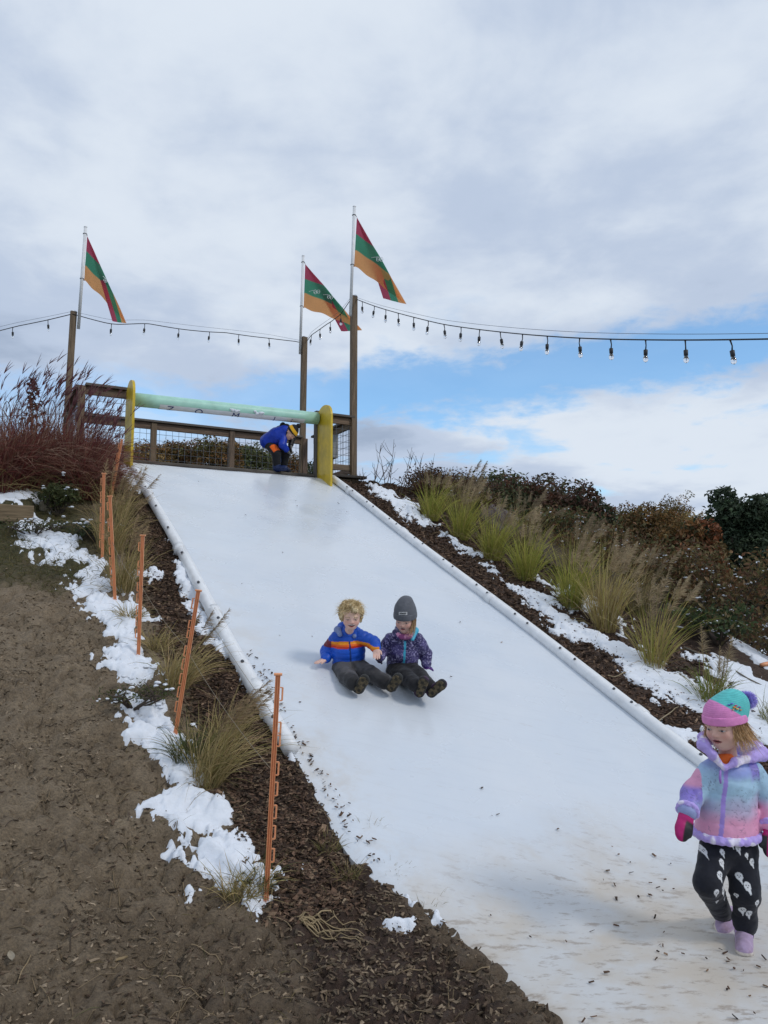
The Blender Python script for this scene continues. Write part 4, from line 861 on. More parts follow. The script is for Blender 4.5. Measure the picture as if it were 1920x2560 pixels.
def tree(px, ptop, pbot, wpx, D, palette, label, seed, nl=9000, lsz=.17, squash=1.0, group='autumn trees beyond the hill', gap=.0):
    r = np.random.default_rng(seed); top = at(px, ptop, D); bot = at(px, pbot, D); x, y = top[0], top[1]; gz0 = float(big(*su_of(x, y))); o = thing('autumn_tree', label, 'tree', (x, y, gz0), group)
    rx = wpx / FPX * D / 2; zt = top[2]; zb = max(gz0 + .8, bot[2]); cz = (zt + zb) / 2; rz = (zt - zb) / 2; mb = MB(); tr = MB()
    nb = 64; k_ = np.arange(nb) + .5; fi = np.arccos(1 - 2 * k_ / nb); th_ = math.pi * (1 + 5 ** .5) * k_; D_ = np.stack([np.cos(th_) * np.sin(fi), np.sin(th_) * np.sin(fi), np.cos(fi)], 1) + r.normal(0, .16, (nb, 3)); D_ /= np.linalg.norm(D_, axis=1)[:, None]; rad = r.uniform(.66, .90, nb); cen = np.array([x, y, cz]) + D_ * rad[:, None] * np.array([rx, rx * .9, rz]) * .86
    br = rx * r.uniform(.20, .36, nb); e = (cen[:, 2] + br * .8).max(); f = (cen[:, 2] - br * .8).min(); cen[:, 2] = zb + (cen[:, 2] - f) * (zt - zb) / (e - f) ; ex = np.abs(cen[:, 0] - x) + br; cen[:, 0] = x + (cen[:, 0] - x) * rx / ex.max()
    cen[:6] = np.array([x, y, cz]) + (cen[:6] - np.array([x, y, cz])) * .5; br[:6] = rx * .48; hue = r.integers(0, len(palette), nb); tot = (br ** 2).sum()
    for k in range(nb):
        n = int(nl * br[k] ** 2 / tot); d = r.normal(size=(n, 3)); d /= np.linalg.norm(d, axis=1)[:, None]; q = (vnoise(d * 2.2 + k * 3.1, seed) * .75 + .55)
        P = cen[k] + d * (br[k] * q * r.uniform(.55, 1.08, n) ** .5)[:, None] * np.array([1, 1, .82])
        c = np.asarray(palette[hue[k]]) * r.uniform(1.2, 1.95); leaves(mb, P, lsz, [c, c * .75, c * 1.3, np.asarray(palette[(hue[k] + 1) % len(palette)])], r, nrm=d)
    part('crown', mb, M_leaf, o, kind='stuff')
    b0 = np.array([x, y, gz0 - .2]); fork = np.array([x, y, gz0 + (zb - gz0) * .7 + .4]); tube(tr, [b0, fork * .5 + b0 * .5 + [.05, 0, 0], fork], [.30, .22, .18], 9); limbs(tr, fork, cen[::3], .10, r)
    part('trunk', tr, M_bark, o, smooth=True)
    return o
DG = [(.030, .042, .018), (.024, .034, .016), (.045, .050, .022)]
RB = [(.075, .034, .020), (.055, .030, .020), (.040, .036, .018), (.095, .045, .022)]
OB = [(.125, .072, .024), (.085, .060, .022), (.11, .055, .02), (.06, .055, .022)]
RU = [(.135, .050, .020), (.10, .042, .018), (.07, .05, .02)]
YB = [(.20, .135, .05), (.15, .10, .04)]
BK = [(.025, .038, .020), (.020, .032, .018), (.034, .048, .026)]
for a in [(1170, 1160, 1480, 360, 24, DG, 'dark green tree rising behind the upper right tussocks', 601, 13000),
          (1320, 1158, 1500, 330, 25, RB, 'maroon brown tree in the middle of the right-hand tree line', 602, 12000),
          (1440, 1196, 1520, 230, 23, DG + RB[:2], 'dark olive tree at the right end of the maroon crown', 603, 9000),
          (1622, 1222, 1520, 260, 30, OB, 'golden brown tree standing alone above the snowy shrubs', 604, 10000),
          (1735, 1240, 1500, 140, 44, YB, 'pale yellow tree far off between the brown tree and the dark right one', 605, 4500),
          (1530, 1232, 1480, 150, 46, YB + OB, 'small tan tree far off in the dip of the tree line', 606, 4500),
          (1715, 1292, 1560, 220, 20, RU + OB, 'rust orange tree low in front of the dark right-hand tree', 607, 10000),
          (1858, 1188, 1560, 270, 22, BK, 'tall dark green tree at the right edge', 608, 14000),
          (2010, 1190, 1560, 260, 24, BK, 'dark tree just outside the right edge', 609, 6000),
          (1580, 1330, 1560, 220, 19, RB + OB, 'low brown tree in front of the golden one', 610, 8000),
          (1400, 1290, 1560, 260, 20, RB + DG, 'low maroon tree behind the plumes', 611, 8000),
          (1690, 1210, 1470, 120, 52, OB + YB, 'distant ochre tree peeping over the golden one', 612, 3500)]:
    tree(*a[:7], a[7], nl=int(a[8] * 1.7), lsz=.14)
for a in [(375, 1100, 1260, 130, 33, OB + YB, 'brown tree seen through the deck rails at the far left', 621, 5500),
          (455, 1088, 1260, 110, 34, RU + OB, 'orange brown tree seen through the mesh left of centre', 622, 5500),
          (545, 1094, 1260, 120, 32, OB + [(.07, .07, .026)], 'olive tree seen through the centre of the deck rails', 623, 5500),
          (622, 1104, 1260, 120, 34, [(.06, .075, .028), (.08, .075, .03)], 'green tree seen behind the bending child', 624, 5500),
          (700, 1128, 1260, 110, 36, RU + OB, 'reddish tree seen right of the bending child', 625, 4000),
          (300, 1120, 1260, 130, 36, RB, 'dull brown tree half hidden by the red grass', 626, 3500),
          (760, 1150, 1270, 90, 40, DG, 'small dark tree low behind the far deck post', 627, 2500)]:
    tree(a[0], a[1] - 17, a[2], a[3] * 1.28, *a[4:7], a[7], nl=int(a[8] * 1.5), lsz=.13)
# shrubs on the right bank, dusted with snow
def shrub(px, py, w, h, palette, label, seed, nl=2600, lsz=.06, snow_n=26, D=None, bare=0, group='shrubs on the right bank', name='leafy_shrub', pos=None):
    r = np.random.default_rng(seed)
    if pos is not None: b = np.array([*W(pos[0], pos[1], 0)[:2], 0]); b[2] = float(ground_z(b[0], b[1]))
    elif D is None: b = ground_at(px, py)
    else: q = at(px, py, D); b = np.array([q[0], q[1], float(ground_z(q[0], q[1]))]); h = max(h, q[2] - b[2] + h)
    o = thing(name, label, 'shrub', b, group); st = MB(); lf = MB(); ns = 16; ends = []
    for k in range(ns):
        a = r.uniform(0, 6.283); q = r.uniform(.2, 1) ** .6; e = b + np.array([math.cos(a) * w / 2 * q, math.sin(a) * w / 2 * q, h * r.uniform(.6, 1.0) * (1.05 - .35 * q)]); ends.append(e)
    limbs(st, b + [0, 0, -.03], ends, .012, r)
    for e in list(ends):
        for _ in range(3):
            f = e - (e - b) * r.uniform(.05, .5) ; g = f + r.normal(0, .13, 3) * np.array([1, 1, .6]) * w * .7 + [0, 0, .12 * h]; tube(st, [f, (f + g) / 2 + r.normal(0, .01, 3), g], [.005, .004, .002], 4); ends.append(g)
    part('stem', st, M_bark, o, kind='stuff')
    if nl:
        E = np.array(ends); c = E[r.integers(0, len(E), nl)]; P = c + r.normal(0, 1, (nl, 3)) * np.array([w * .10, w * .10, h * .09]); P[:, 2] = np.maximum(P[:, 2], b[2] + .02); leaves(lf, P, lsz, palette, r); part('foliage', lf, M_leaf, o, kind='stuff')
    if snow_n:
        E = np.array(ends); c = E[r.integers(0, len(E), snow_n)] + r.normal(0, .04, (snow_n, 3)); c[:, 2] += .04
        cs = []; rs = []
        for q in c:
            for _ in range(r.integers(1, 4)): cs.append(q + r.normal(0, .022, 3) * [1, 1, .3]); rs.append(r.uniform(.008, .022))
        sm = MB(); lumps(sm, cs, rs, seed, .45); part('snow_clump', sm, M_snow, o, smooth=True, kind='stuff')
    return o
BRN = [(.14, .072, .034), (.10, .055, .028), (.18, .115, .05), (.085, .075, .03), (.12, .10, .04)]
GRN = [(.05, .08, .03), (.075, .095, .035), (.045, .065, .028), (.13, .10, .045)]
for k, a in enumerate([((5.6, 7.5), 1.3, 1.15, BRN, 'brown leafy shrub behind the loose tussock'), ((4.9, 8.2), 1.5, 1.35, BRN, 'rust and olive shrub with snow clumps, left of the edge shrubs'), ((4.2, 8.5), 1.6, 1.2, GRN + BRN, 'green shrub with large snow pads at the right edge'),
                       ((6.5, 7.5), 1.3, .85, BRN, 'brown shrub behind the tall straw-yellow tussock'), ((5.6, 9.0), 1.8, .95, BRN + GRN, 'taller brown shrub in the gap below the rust orange tree'), ((4.4, 9.6), 2.0, 1.2, GRN + BRN, 'tall green and brown shrub under the dark right-hand tree'),
                       ((7.5, 7.6), 1.5, .6, BRN, 'brown shrub behind the lime-yellow tussock'), ((8.6, 7.7), 1.4, .45, BRN + GRN, 'olive shrub behind the dusky plumes high on the bank'), ((5.15, 6.75), .75, .42, GRN, 'low dark green shrub with snow above the small tussock'), ((6.6, 9.2), 2.0, .6, BRN + RB, 'broad maroon shrub beneath the maroon crown'), ((3.4, 9.0), 1.8, 1.4, GRN, 'dark shrub beyond the right edge'), ((7.8, 9.2), 2.0, .5, BRN + DG, 'broad olive shrub beneath the dark green tree')]):
    shrub(0, 0, a[1], a[2], a[3], a[4], 700 + k, nl=int(1500 * a[1]), snow_n=int(26 * a[1]) + 14 * (k in (2, 8)), pos=a[0])
for k, (s, u, w, h, lab) in enumerate([(9.6, 6.0, .8, .26, 'russet perennial patch at the crest right of the deck'), (9.0, 6.35, .8, .30, 'brown withered perennials behind the topmost tussock'), (10.2, 6.3, .9, .32, 'withered brown patch behind the bare twigs'), (10.4, 7.3, 1.1, .40, 'rusty perennials along the skyline right of the bare twigs')]):
    shrub(0, 0, w, h, [(.085, .040, .024), (.06, .032, .02), (.12, .07, .04)], lab, 730 + k, nl=1500, lsz=.045, snow_n=5, pos=(s, u), name='withered_perennial')
# bare twigs against the sky
r = np.random.default_rng(91); o = thing('bare_shrub', 'bare twiggy shrub against the blue sky right of the deck', 'shrub', ground_at(960, 1222)); mb = MB()
for (px, py, tx, ty) in [(925, 1218, 952, 1112), (925, 1218, 975, 1160), (960, 1215, 985, 1098), (965, 1215, 950, 1140), (990, 1220, 1030, 1118), (1000, 1220, 1035, 1130), (1015, 1222, 1040, 1140), (1010, 1222, 1060, 1170), (940, 1220, 935, 1160), (1040, 1225, 1052, 1150), (980, 1220, 985, 1150), (1070, 1190, 1078, 1150), (905, 1216, 902, 1185), (895, 1214, 908, 1190)]:
    a, b = at(px, py + 25, 11.2), at(tx, ty, 11.2 + r.normal(0, .3)); m = (a + b) / 2 + r.normal(0, .05, 3); P = [a * (1 - t) ** 2 + m * 2 * t * (1 - t) + b * t * t for t in np.linspace(0, 1, 7)]; tube(mb, P, np.linspace(.0075, .0025, 7), 5)
    for _ in range(7):
        q = P[r.integers(2, 6)]; e = q + np.array([r.normal(0, .09), r.normal(0, .05), r.uniform(.05, .22)]); tube(mb, [q, (q + e) / 2 + r.normal(0, .012, 3), e], [.0035, .003, .0018], 4)
part('twig', mb, M_bark, o, kind='stuff')
# low juniper-like mound with snow by the timber, weeds on the left
o = shrub(145, 1285, .42, .30, [(.05, .062, .02), (.07, .075, .025), (.04, .05, .018)], 'small mossy green shrub capped with snow beside the timber', 760, nl=1900, lsz=.035, snow_n=12, group=None, name='low_shrub'); 
o = shrub(250, 1350, .5, .16, [(.05, .065, .03), (.07, .075, .03)], 'low grey-green weeds sprinkled with snow left of the upper stakes', 761, nl=700, lsz=.035, snow_n=16, group=None, name='low_weed')
o = shrub(330, 1765, .5, .12, [(.06, .075, .025), (.09, .09, .03)], 'low green weeds with snow beads below the third stake', 762, nl=420, lsz=.020, snow_n=9, group=None, name='low_weed')
o = shrub(85, 1335, .6, .12, [(.05, .06, .025), (.08, .08, .03)], 'low weeds with snow crumbs under the landscape timber', 763, nl=500, lsz=.03, snow_n=14, group=None, name='low_weed')
r = np.random.default_rng(92); o = thing('oak_sapling', 'little brown-leaved sapling poking out of the dark red grass', 'sapling', ground_at(78, 1195)); b = ground_at(78, 1195); t = at(84, 940, np.dot(b - EYE, _f)); mb = MB(); tube(mb, [b, (b + t) / 2, t], [.010, .007, .003], 6); part('stem', mb, M_bark, o)
mb = MB(); n = 150; q = r.uniform(.45, .95, n)[:, None]; P = b + (t - b) * q + r.normal(0, .10, (n, 3)) * (1.15 - q); leaves(mb, P, .07, [(.07, .03, .02), (.09, .045, .03)], r); part('foliage', mb, M_leaf, o, kind='stuff')

# short grass at the upper left
r = np.random.default_rng(55); n = 26000; s = r.uniform(6.2, 9.2, n); u = r.uniform(-1.6, 1.15, n); x, y = (s * DV[0] + u * CV[0]), (s * DV[1] + u * CV[1]); g = zones(x, y)[1] * (fbm(np.stack([x, y], 1) * 3, 3, 5) * 1.6 - .2); k = (r.random(n) < g) & ~((u < .45) & (s > 7.8)); x, y = x[k], y[k]; n = len(x)
mb = MB(); blades(mb, np.stack([x, y, ground_z(x, y) - .01], 1), rnd_dirs(n, .75, r), r.uniform(.05, .14, n), .0045, r.uniform(.2, 1.2, n), pal([(.075, .08, .025), (.11, .095, .035), (.16, .125, .06), (.05, .055, .02)], n, r), pal([(.11, .11, .035), (.20, .155, .08), (.14, .12, .045)], n, r), 4)
setting('short_grass', mb, M_dry, False, 'stuff')['label'] = 'short tired grass on the upper left of the path'
n = 2600; x = r.uniform(-2.8, -.2, n); y = r.uniform(2.4, 6.3, n); ss_, uu = su_of(x, y); k = (r.random(n) < sstep(.35, 1.0, uu) * (uu < 1.45) * .55 + .04) & (uu < slide_left(ss_) - .08); x, y = x[k], y[k]; n = len(x)
mb = MB(); blades(mb, np.stack([x, y, ground_z(x, y) - .004], 1), rnd_dirs(n, .95, r), r.uniform(.04, .11, n), .003, r.uniform(.3, 1.2, n), pal([(.12, .10, .04), (.08, .085, .03), (.2, .15, .08)], n, r), pal([(.17, .14, .06), (.25, .19, .10)], n, r), 4)
setting('short_grass', mb, M_dry, False, 'stuff')['label'] = 'stray blades in the mud along the stakes'
# a far wood closing the view beyond the hill
r = np.random.default_rng(66); n = 30000; a = r.uniform(-1.4, 1.5, n); d = r.uniform(95, 130, n); hh = 4.0 + 5.0 * fbm(np.stack([a * 22, a * 0], 1), 4, 8) ; P = np.stack([np.sin(a) * d, np.cos(a) * d, -2.9 + hh * r.uniform(0, 1, n) ** .7], 1)
mb = MB(); leaves(mb, P, 1.5, OB + RB + DG, r); o = setting('far_woodland', mb, M_leaf, False, 'stuff')
# ================================================================== PEOPLE: smooth implicit bodies and clothes, meshed by surface nets
def smin(a, b, k):
    if k <= 0: return np.minimum(a, b)
    h = np.clip(.5 + .5 * (b - a) / k, 0, 1); return b + (a - b) * h - k * h * (1 - h)
def cap(a, b, ra, rb=None, flat=None, kf=1.0):
    """tapered limb from a to b; flat/kf squashes it along an axis"""
    a = np.asarray(a, float); b = np.asarray(b, float); rb = ra if rb is None else rb; ab = b - a; L2 = np.dot(ab, ab) + 1e-12; fa = None if flat is None else norm(flat)
    def f(p):
        t = np.clip(((p - a) @ ab) / L2, 0, 1); q = p - a - t[:, None] * ab; r = ra + (rb - ra) * t
        if fa is not None: q = q + (q @ fa)[:, None] * fa * (1 / kf - 1); return (np.linalg.norm(q, axis=1) - r) * min(1, kf * 1.15)
        return np.linalg.norm(q, axis=1) - r
    f.box = (np.minimum(a, b) - max(ra, rb), np.maximum(a, b) + max(ra, rb)); return f
def ell(c, rad, M=None):
    c = np.asarray(c, float); rad = np.asarray(rad, float); Mx = np.eye(3) if M is None else np.asarray(M)
    def f(p):
        q = ((p - c) @ Mx.T) / rad; k0 = np.linalg.norm(q, axis=1); k1 = np.linalg.norm(q / rad, axis=1) + 1e-9; return k0 * (k0 - 1) / k1
    f.box = (c - rad.max(), c + rad.max()); return f
def uni(prims, k):
    def f(p):
        d = None
        for pr in prims:
            kk = k; g = pr
            if isinstance(pr, tuple): g, kk = pr
            v = g(p); d = v if d is None else smin(d, v, kk)
        return d
    fs = [p[0] if isinstance(p, tuple) else p for p in prims]
    f.box = (np.min([g.box[0] for g in fs], 0), np.max([g.box[1] for g in fs], 0)); return f
def sub(f, g, k=.004):
    def h(p): return -smin(-f(p), g(p), k)
    h.box = f.box; return h
def cut(f, pt, n, k=.003):      # keep the side where (p-pt).n < 0
    pt = np.asarray(pt); n = norm(n)
    def h(p): return -smin(-f(p), -((p - pt) @ n), k)
    h.box = f.box; return h
def disp(f, fn, pad=.02):
    def h(p): return f(p) - fn(p)
    h.box = (f.box[0] - pad, f.box[1] + pad); return h
def nets(f, res, pad=.012):
    lo = f.box[0] - pad; hi = f.box[1] + pad; n = np.ceil((hi - lo) / res / 8).astype(int) * 8; D = np.full(n, 1.0, np.float32)
    bs = 8; nb = n // bs; I = np.stack(np.meshgrid(*[np.arange(k) for k in nb], indexing='ij'), -1).reshape(-1, 3); cen = lo + (I * bs + (bs - 1) / 2) * res; dc = f(cen)
    act = np.abs(dc) < bs * res * 1.05 + .012; neg = (~act) & (dc < 0)
    loc = np.stack(np.meshgrid(*[np.arange(bs)] * 3, indexing='ij'), -1).reshape(-1, 3)
    for i in I[neg]: D[i[0] * bs:i[0] * bs + bs, i[1] * bs:i[1] * bs + bs, i[2] * bs:i[2] * bs + bs] = -1
    A = I[act]
    for s in range(0, len(A), 600):
        q = (A[s:s + 600, None] * bs + loc[None]).reshape(-1, 3); D[q[:, 0], q[:, 1], q[:, 2]] = f(lo + q * res)
    S = D < 0; c = np.zeros(tuple(n - 1), np.int8)
    for dx in (0, 1):
        for dy in (0, 1):
            for dz in (0, 1): c += S[dx:n[0] - 1 + dx, dy:n[1] - 1 + dy, dz:n[2] - 1 + dz]
    cells = np.argwhere((c > 0) & (c < 8)); idx = np.full(tuple(n - 1), -1, np.int64); idx[cells[:, 0], cells[:, 1], cells[:, 2]] = np.arange(len(cells))
    acc = np.zeros((len(cells), 3)); cnt = np.zeros((len(cells), 1)); corners = [np.array(q) for q in ((0, 0, 0), (1, 0, 0), (0, 1, 0), (1, 1, 0), (0, 0, 1), (1, 0, 1), (0, 1, 1), (1, 1, 1))]
    for a in range(8):
        for b in range(a + 1, 8):
            if np.abs(corners[a] - corners[b]).sum() != 1: continue
            pa, pb = cells + corners[a], cells + corners[b]; va = D[pa[:, 0], pa[:, 1], pa[:, 2]]; vb = D[pb[:, 0], pb[:, 1], pb[:, 2]]; m = (va < 0) != (vb < 0)
            t = np.where(m, va / (va - vb + 1e-12), 0)[:, None]; acc += np.where(m[:, None], corners[a] + t * (corners[b] - corners[a]), 0); cnt += m[:, None]
    V = lo + (cells + acc / np.maximum(cnt, 1)) * res; Q = []
    for ax in range(3):
        e = np.zeros(3, int); e[ax] = 1; o1, o2 = [(1, 2), (2, 0), (0, 1)][ax]; sl0 = [slice(1, n[k] - 1) for k in range(3)]; sl0[ax] = slice(0, n[ax] - 1); sl1 = list(sl0); sl1[ax] = slice(1, n[ax])
        A_, B_ = S[tuple(sl0)], S[tuple(sl1)]; g = np.argwhere(A_ != B_); off = np.array([1, 1, 1]); off[ax] = 0; g = g + off; fl = S[g[:, 0], g[:, 1], g[:, 2]]
        d1 = np.zeros(3, int); d1[o1] = 1; d2 = np.zeros(3, int); d2[o2] = 1
        q = np.stack([idx[tuple((g - d1 - d2).T)], idx[tuple((g - d2).T)], idx[tuple(g.T)], idx[tuple((g - d1).T)]], 1); q[~fl] = q[~fl][:, ::-1]; Q.append(q)
    Q = np.concatenate(Q); Q = Q[(Q >= 0).all(1)]; return V, Q
def garment(name, f, res, colf, m, parent, label=None):
    V, Q = nets(f, res); mb = MB(); mb.add(V, Q, colf(V) if callable(colf) else colf); return part(name, mb, m, parent, True, label=label)
def axes(fwd, up):
    f = norm(fwd); x = norm(np.cross(f, up)); return np.array([x, f, np.cross(x, f)])     # rows: own right, forward, up
def lin(r, g, b): c = np.array([r, g, b]) / 255.0; return np.where(c <= .04045, c / 12.92, ((c + .055) / 1.055) ** 2.4)
def mixc(a, b, t): t = np.clip(t, 0, 1)[:, None]; return a * (1 - t) + b * t
def quilt(segs, amp, step, seed=0):
    """puffy baffles across each limb/torso segment plus small wrinkles"""
    def fn(p):
        best = None; val = 0
        for a, b, r in segs:
            ab = b - a; L = np.linalg.norm(ab); t = ((p - a) @ ab) / L; tc = np.clip(t, 0, L); d = np.linalg.norm(p - a - (tc / L)[:, None] * ab, axis=1) - r
            v = np.abs(np.sin(math.pi * t / step)) ** .6 - .6
            if best is None: best, val = d, v
            else: m = d < best; val = np.where(m, v, val); best = np.minimum(best, d)
        return amp * val + .004 * (fbm(p * 26, 2, seed) - .5) + .010 * (fbm(p * np.array([9, 9, 14]), 2, seed + 3) - .5)
    return fn
def wrinkle(amp, sc, seed): return lambda p: amp * 2 * (fbm(p * np.asarray(sc), 3, seed) - .5)

def head_prims(c, A, s=1.0, smile=0.0, ears=True):
    """c: centre of the head (eye level is there); A rows right/forward/up; returns the head surface and a local-coordinate map"""
    L = lambda x, y, z: c + (np.array([x, y, z]) * s) @ A
    e = lambda x, y, z, r: ell(L(x, y, z), np.array(r) * s, A)
    P = [e(0, -.008, .025, (.073, .086, .074)), (e(0, .018, -.036, (.057, .062, .060)), .03), (e(0, .040, -.070, (.026, .030, .024)), .024)]
    P += [(e(sx * .033, .046, -.030, (.026, .024, .024)), .018) for sx in (-1, 1)]
    P += [(e(0, .068, .018, (.050, .012, .014)), .016), (cap(L(0, .076, .004), L(0, .087, -.020), .006 * s, .0085 * s), .010), (e(.009, .081, -.022, (.0065, .007, .006)), .005), (e(-.009, .081, -.022, (.0065, .007, .006)), .005)]
    P += [(e(0, .070, -.0435, (.017 + .006 * smile, .009, .0055)), .006), (e(0, .068, -.053, (.015 + .005 * smile, .010, .006)), .006)]
    P += [(e(sx * .073, -.010, -.008, (.010, .017, .025)), .006) for sx in (-1, 1) if ears]
    f = uni(P, .02)
    for sx in (-1, 1): f = sub(f, e(sx * .030, .086, .0, (.016, .014, .010)), .010)
    f = sub(f, e(0, .083, -.0482, (.014 + .010 * smile, .016, .0020 + .0060 * smile)), .002)
    for sx in (-1, 1):
        g = e(sx * .030, .0645, -.001, (.0125, .0125, .0115)); f0 = f
        def f(p, f0=f0, g=g): return np.minimum(f0(p), g(p))
        f.box = f0.box
    return f, lambda p: ((p - c) @ A.T) / s
def face_col(q, smile, hairc, open_=True, skin=(.72, .47, .38), lip=(.42, .13, .12)):
    x, y, z = q.T; n = len(q); C = np.tile(np.array(skin), (n, 1)); g = lambda cx, cz, sx, sz: np.exp(-((np.abs(x) - cx) / sx) ** 2 - ((z - cz) / sz) ** 2)
    fr = sstep(.02, .04, y); C = mixc(C, np.array([.66, .26, .20]), .55 * g(.036, -.026, .020, .018) * fr); C = mixc(C, np.array([.66, .28, .22]), .35 * g(0, -.020, .012, .010) * fr)
    ex = np.abs(x) - .030; d = np.hypot(ex / .0125, (z + .0005) / (.0068 if open_ else .0035)); front = y > .045
    C = mixc(C, np.array([.30, .14, .10]), (np.exp(-((d - 1.0) / .35) ** 2) * .75) * front)                       # lid line
    eye = (d < .95) & front; C[eye] = (.50, .48, .47); ir = (np.hypot(ex, z + .0015) < .0062) & eye; C[ir] = (.07, .10, .14); pu = (np.hypot(ex, z + .0015) < .0030) & eye; C[pu] = (.01, .01, .01)
    lash = front & (np.abs(ex) < .0125) & (z > .0035) & (z < .0078) & (d < 1.5); C[lash] = C[lash] * .3
    br = front & (np.abs(np.abs(x) - .031) < .017) & (np.abs(z - .0175 - .003 * np.cos((np.abs(x) - .03) * 90)) < .0028); C[br] = np.array(hairc) * .75
    w = .021 + .010 * smile; lz = z + .048 - .30 * smile * x ** 2 * 30; lips = front & (np.abs(x) < w) & (np.abs(lz) < (.0070 + .0065 * smile) * (1 - (x / w) ** 2) + .0005); C = mixc(C, np.array(lip), lips * .85)
    gap = front & (np.abs(x) < w * .85) & (np.abs(lz) < (.0014 + .0092 * smile) * (1 - (x / w) ** 2)); C[gap] = (.20, .045, .045) if smile > .3 else (.06, .018, .018)
    if smile > .3: te = gap & (lz > .0008); C[te] = (.74, .71, .66)
    nos = front & (np.hypot(np.abs(x) - .006, z + .0285) < .0022) & (y > .07); C[nos] = C[nos] * .6
    return C
def hair_strands(mb, roots, dirs, L_, w, cols, r, droop=.3, bend=None): blades(mb, roots, dirs, L_, w, droop, cols, cols * 1.2, 6, bend=bend)
def fingers(wrist, palm_dir, side, nrm, s, curl=.25, splay=.18, thumb=1):
    """palm, four unequal bent fingers and a thumb leaving the side of the palm"""
    d, sd, n = norm(palm_dir), norm(side), norm(nrm); P = [cap(wrist, wrist + d * .020 * s, .016 * s, .017 * s, n, .75), (cap(wrist + d * .018 * s - sd * .010 * s, wrist + d * .040 * s - sd * .013 * s, .014 * s, .012 * s, n, .75), .01), (cap(wrist + d * .018 * s + sd * .010 * s, wrist + d * .040 * s + sd * .013 * s, .014 * s, .012 * s, n, .75), .01)]
    for k, (o, L) in enumerate(((-.0195, .036), (-.0065, .042), (.0065, .039), (.0195, .030))):
        b = wrist + (d * .044 + sd * o * 1.02) * s; dd = norm(d + sd * o / .0195 * splay); m = b + dd * L * .5 * s - n * curl * .012 * s; e = m + norm(dd - n * curl * 2.2) * L * .5 * s
        P += [(cap(b - d * .008 * s, m, .0066 * s, .0060 * s), .003), (cap(m, e, .0060 * s, .0050 * s), .002)]
    b = wrist + (d * .012 - sd * .018 * thumb) * s; m = b + norm(d * .6 - sd * .75 * thumb - n * .25) * .022 * s; P += [(cap(b, m, .0095 * s, .0075 * s), .004), (cap(m, m + norm(d - sd * .25 * thumb - n * .35) * .020 * s, .0072 * s, .0058 * s), .003)]
    return P
def mitten(wrist, d, sd, n, L_, w, tdir):
    d = norm(d); P = [cap(wrist - d * .035, wrist + d * .005, w * .98, w * .86, n, .8), (cap(wrist, wrist + d * L_ * .55, w * .82, w * .95, n, .62), .012), (cap(wrist + d * L_ * .5, wrist + d * (L_ - w * .8), w * .95, w * .8, n, .62), .012)]
    b = wrist + d * L_ * .22 + norm(sd) * w * .6; P += [(cap(b, b + norm(tdir) * L_ * .42, w * .40, w * .36), .010)]; return uni(P, .01)
def boot(ank, heel, toe, sole_n, s, w=.034):
    """shoe on a foot: heel and toe points on the sole, sole_n points out of the sole"""
    n = norm(sole_n); d = norm(toe - heel); up = -n; hl = heel + up * w * .9 + d * w * .6; tl = toe + up * w * .75 - d * w * .8
    P = [cap(hl, tl, w * .95, w * .95), (cap(hl + up * w * .4, ank, w * 1.0, w * 1.12), .03), (cap((hl + tl) / 2 + up * w * .35, tl, w * .95, w * .85), .02)]
    f = uni(P, .02); return cut(f, (heel + toe) / 2 + up * .010 * s, n, .004)
def sole(heel, toe, sole_n, w, th=.016, tread=.004):
    n = norm(sole_n); d = norm(toe - heel); sd = np.cross(n, d); c = (heel + toe) / 2; L_ = np.linalg.norm(toe - heel) / 2
    def f(p):
        q = p - c; x, y, z = q @ d, q @ sd, q @ n; xx = x / L_; wl = w * (.86 + .22 * xx - .30 * np.exp(-((xx + .12) / .35) ** 2) * .5); r = np.hypot(np.maximum(np.abs(x) - (L_ - w * .9), 0) / (w * .9), y / wl) - 1
        blk = np.sin(x / .0085) * np.sin(y / .0085 + .8 * np.sin(x / .02)); top = z - tread * np.sign(blk) * np.minimum(1, np.abs(blk) * 3) * .5 - .002
        return np.maximum(np.maximum(r * w * .7, top), -z - th)
    f.box = (np.minimum(heel, toe) - w * 1.6, np.maximum(heel, toe) + w * 1.6); return f
def sole_col(n_, h, seed):
    def cf(p): 
        z = (p - h) @ norm(n_); return mixc(mixc(np.array([.018, .016, .013]), np.array([.085, .066, .036]), sstep(-.002, .003, z)), np.array([.13, .095, .05]), sstep(.45, .7, fbm(p * 60, 3, seed)) * (z > 0))
    return cf
def body_person(label, base): pass

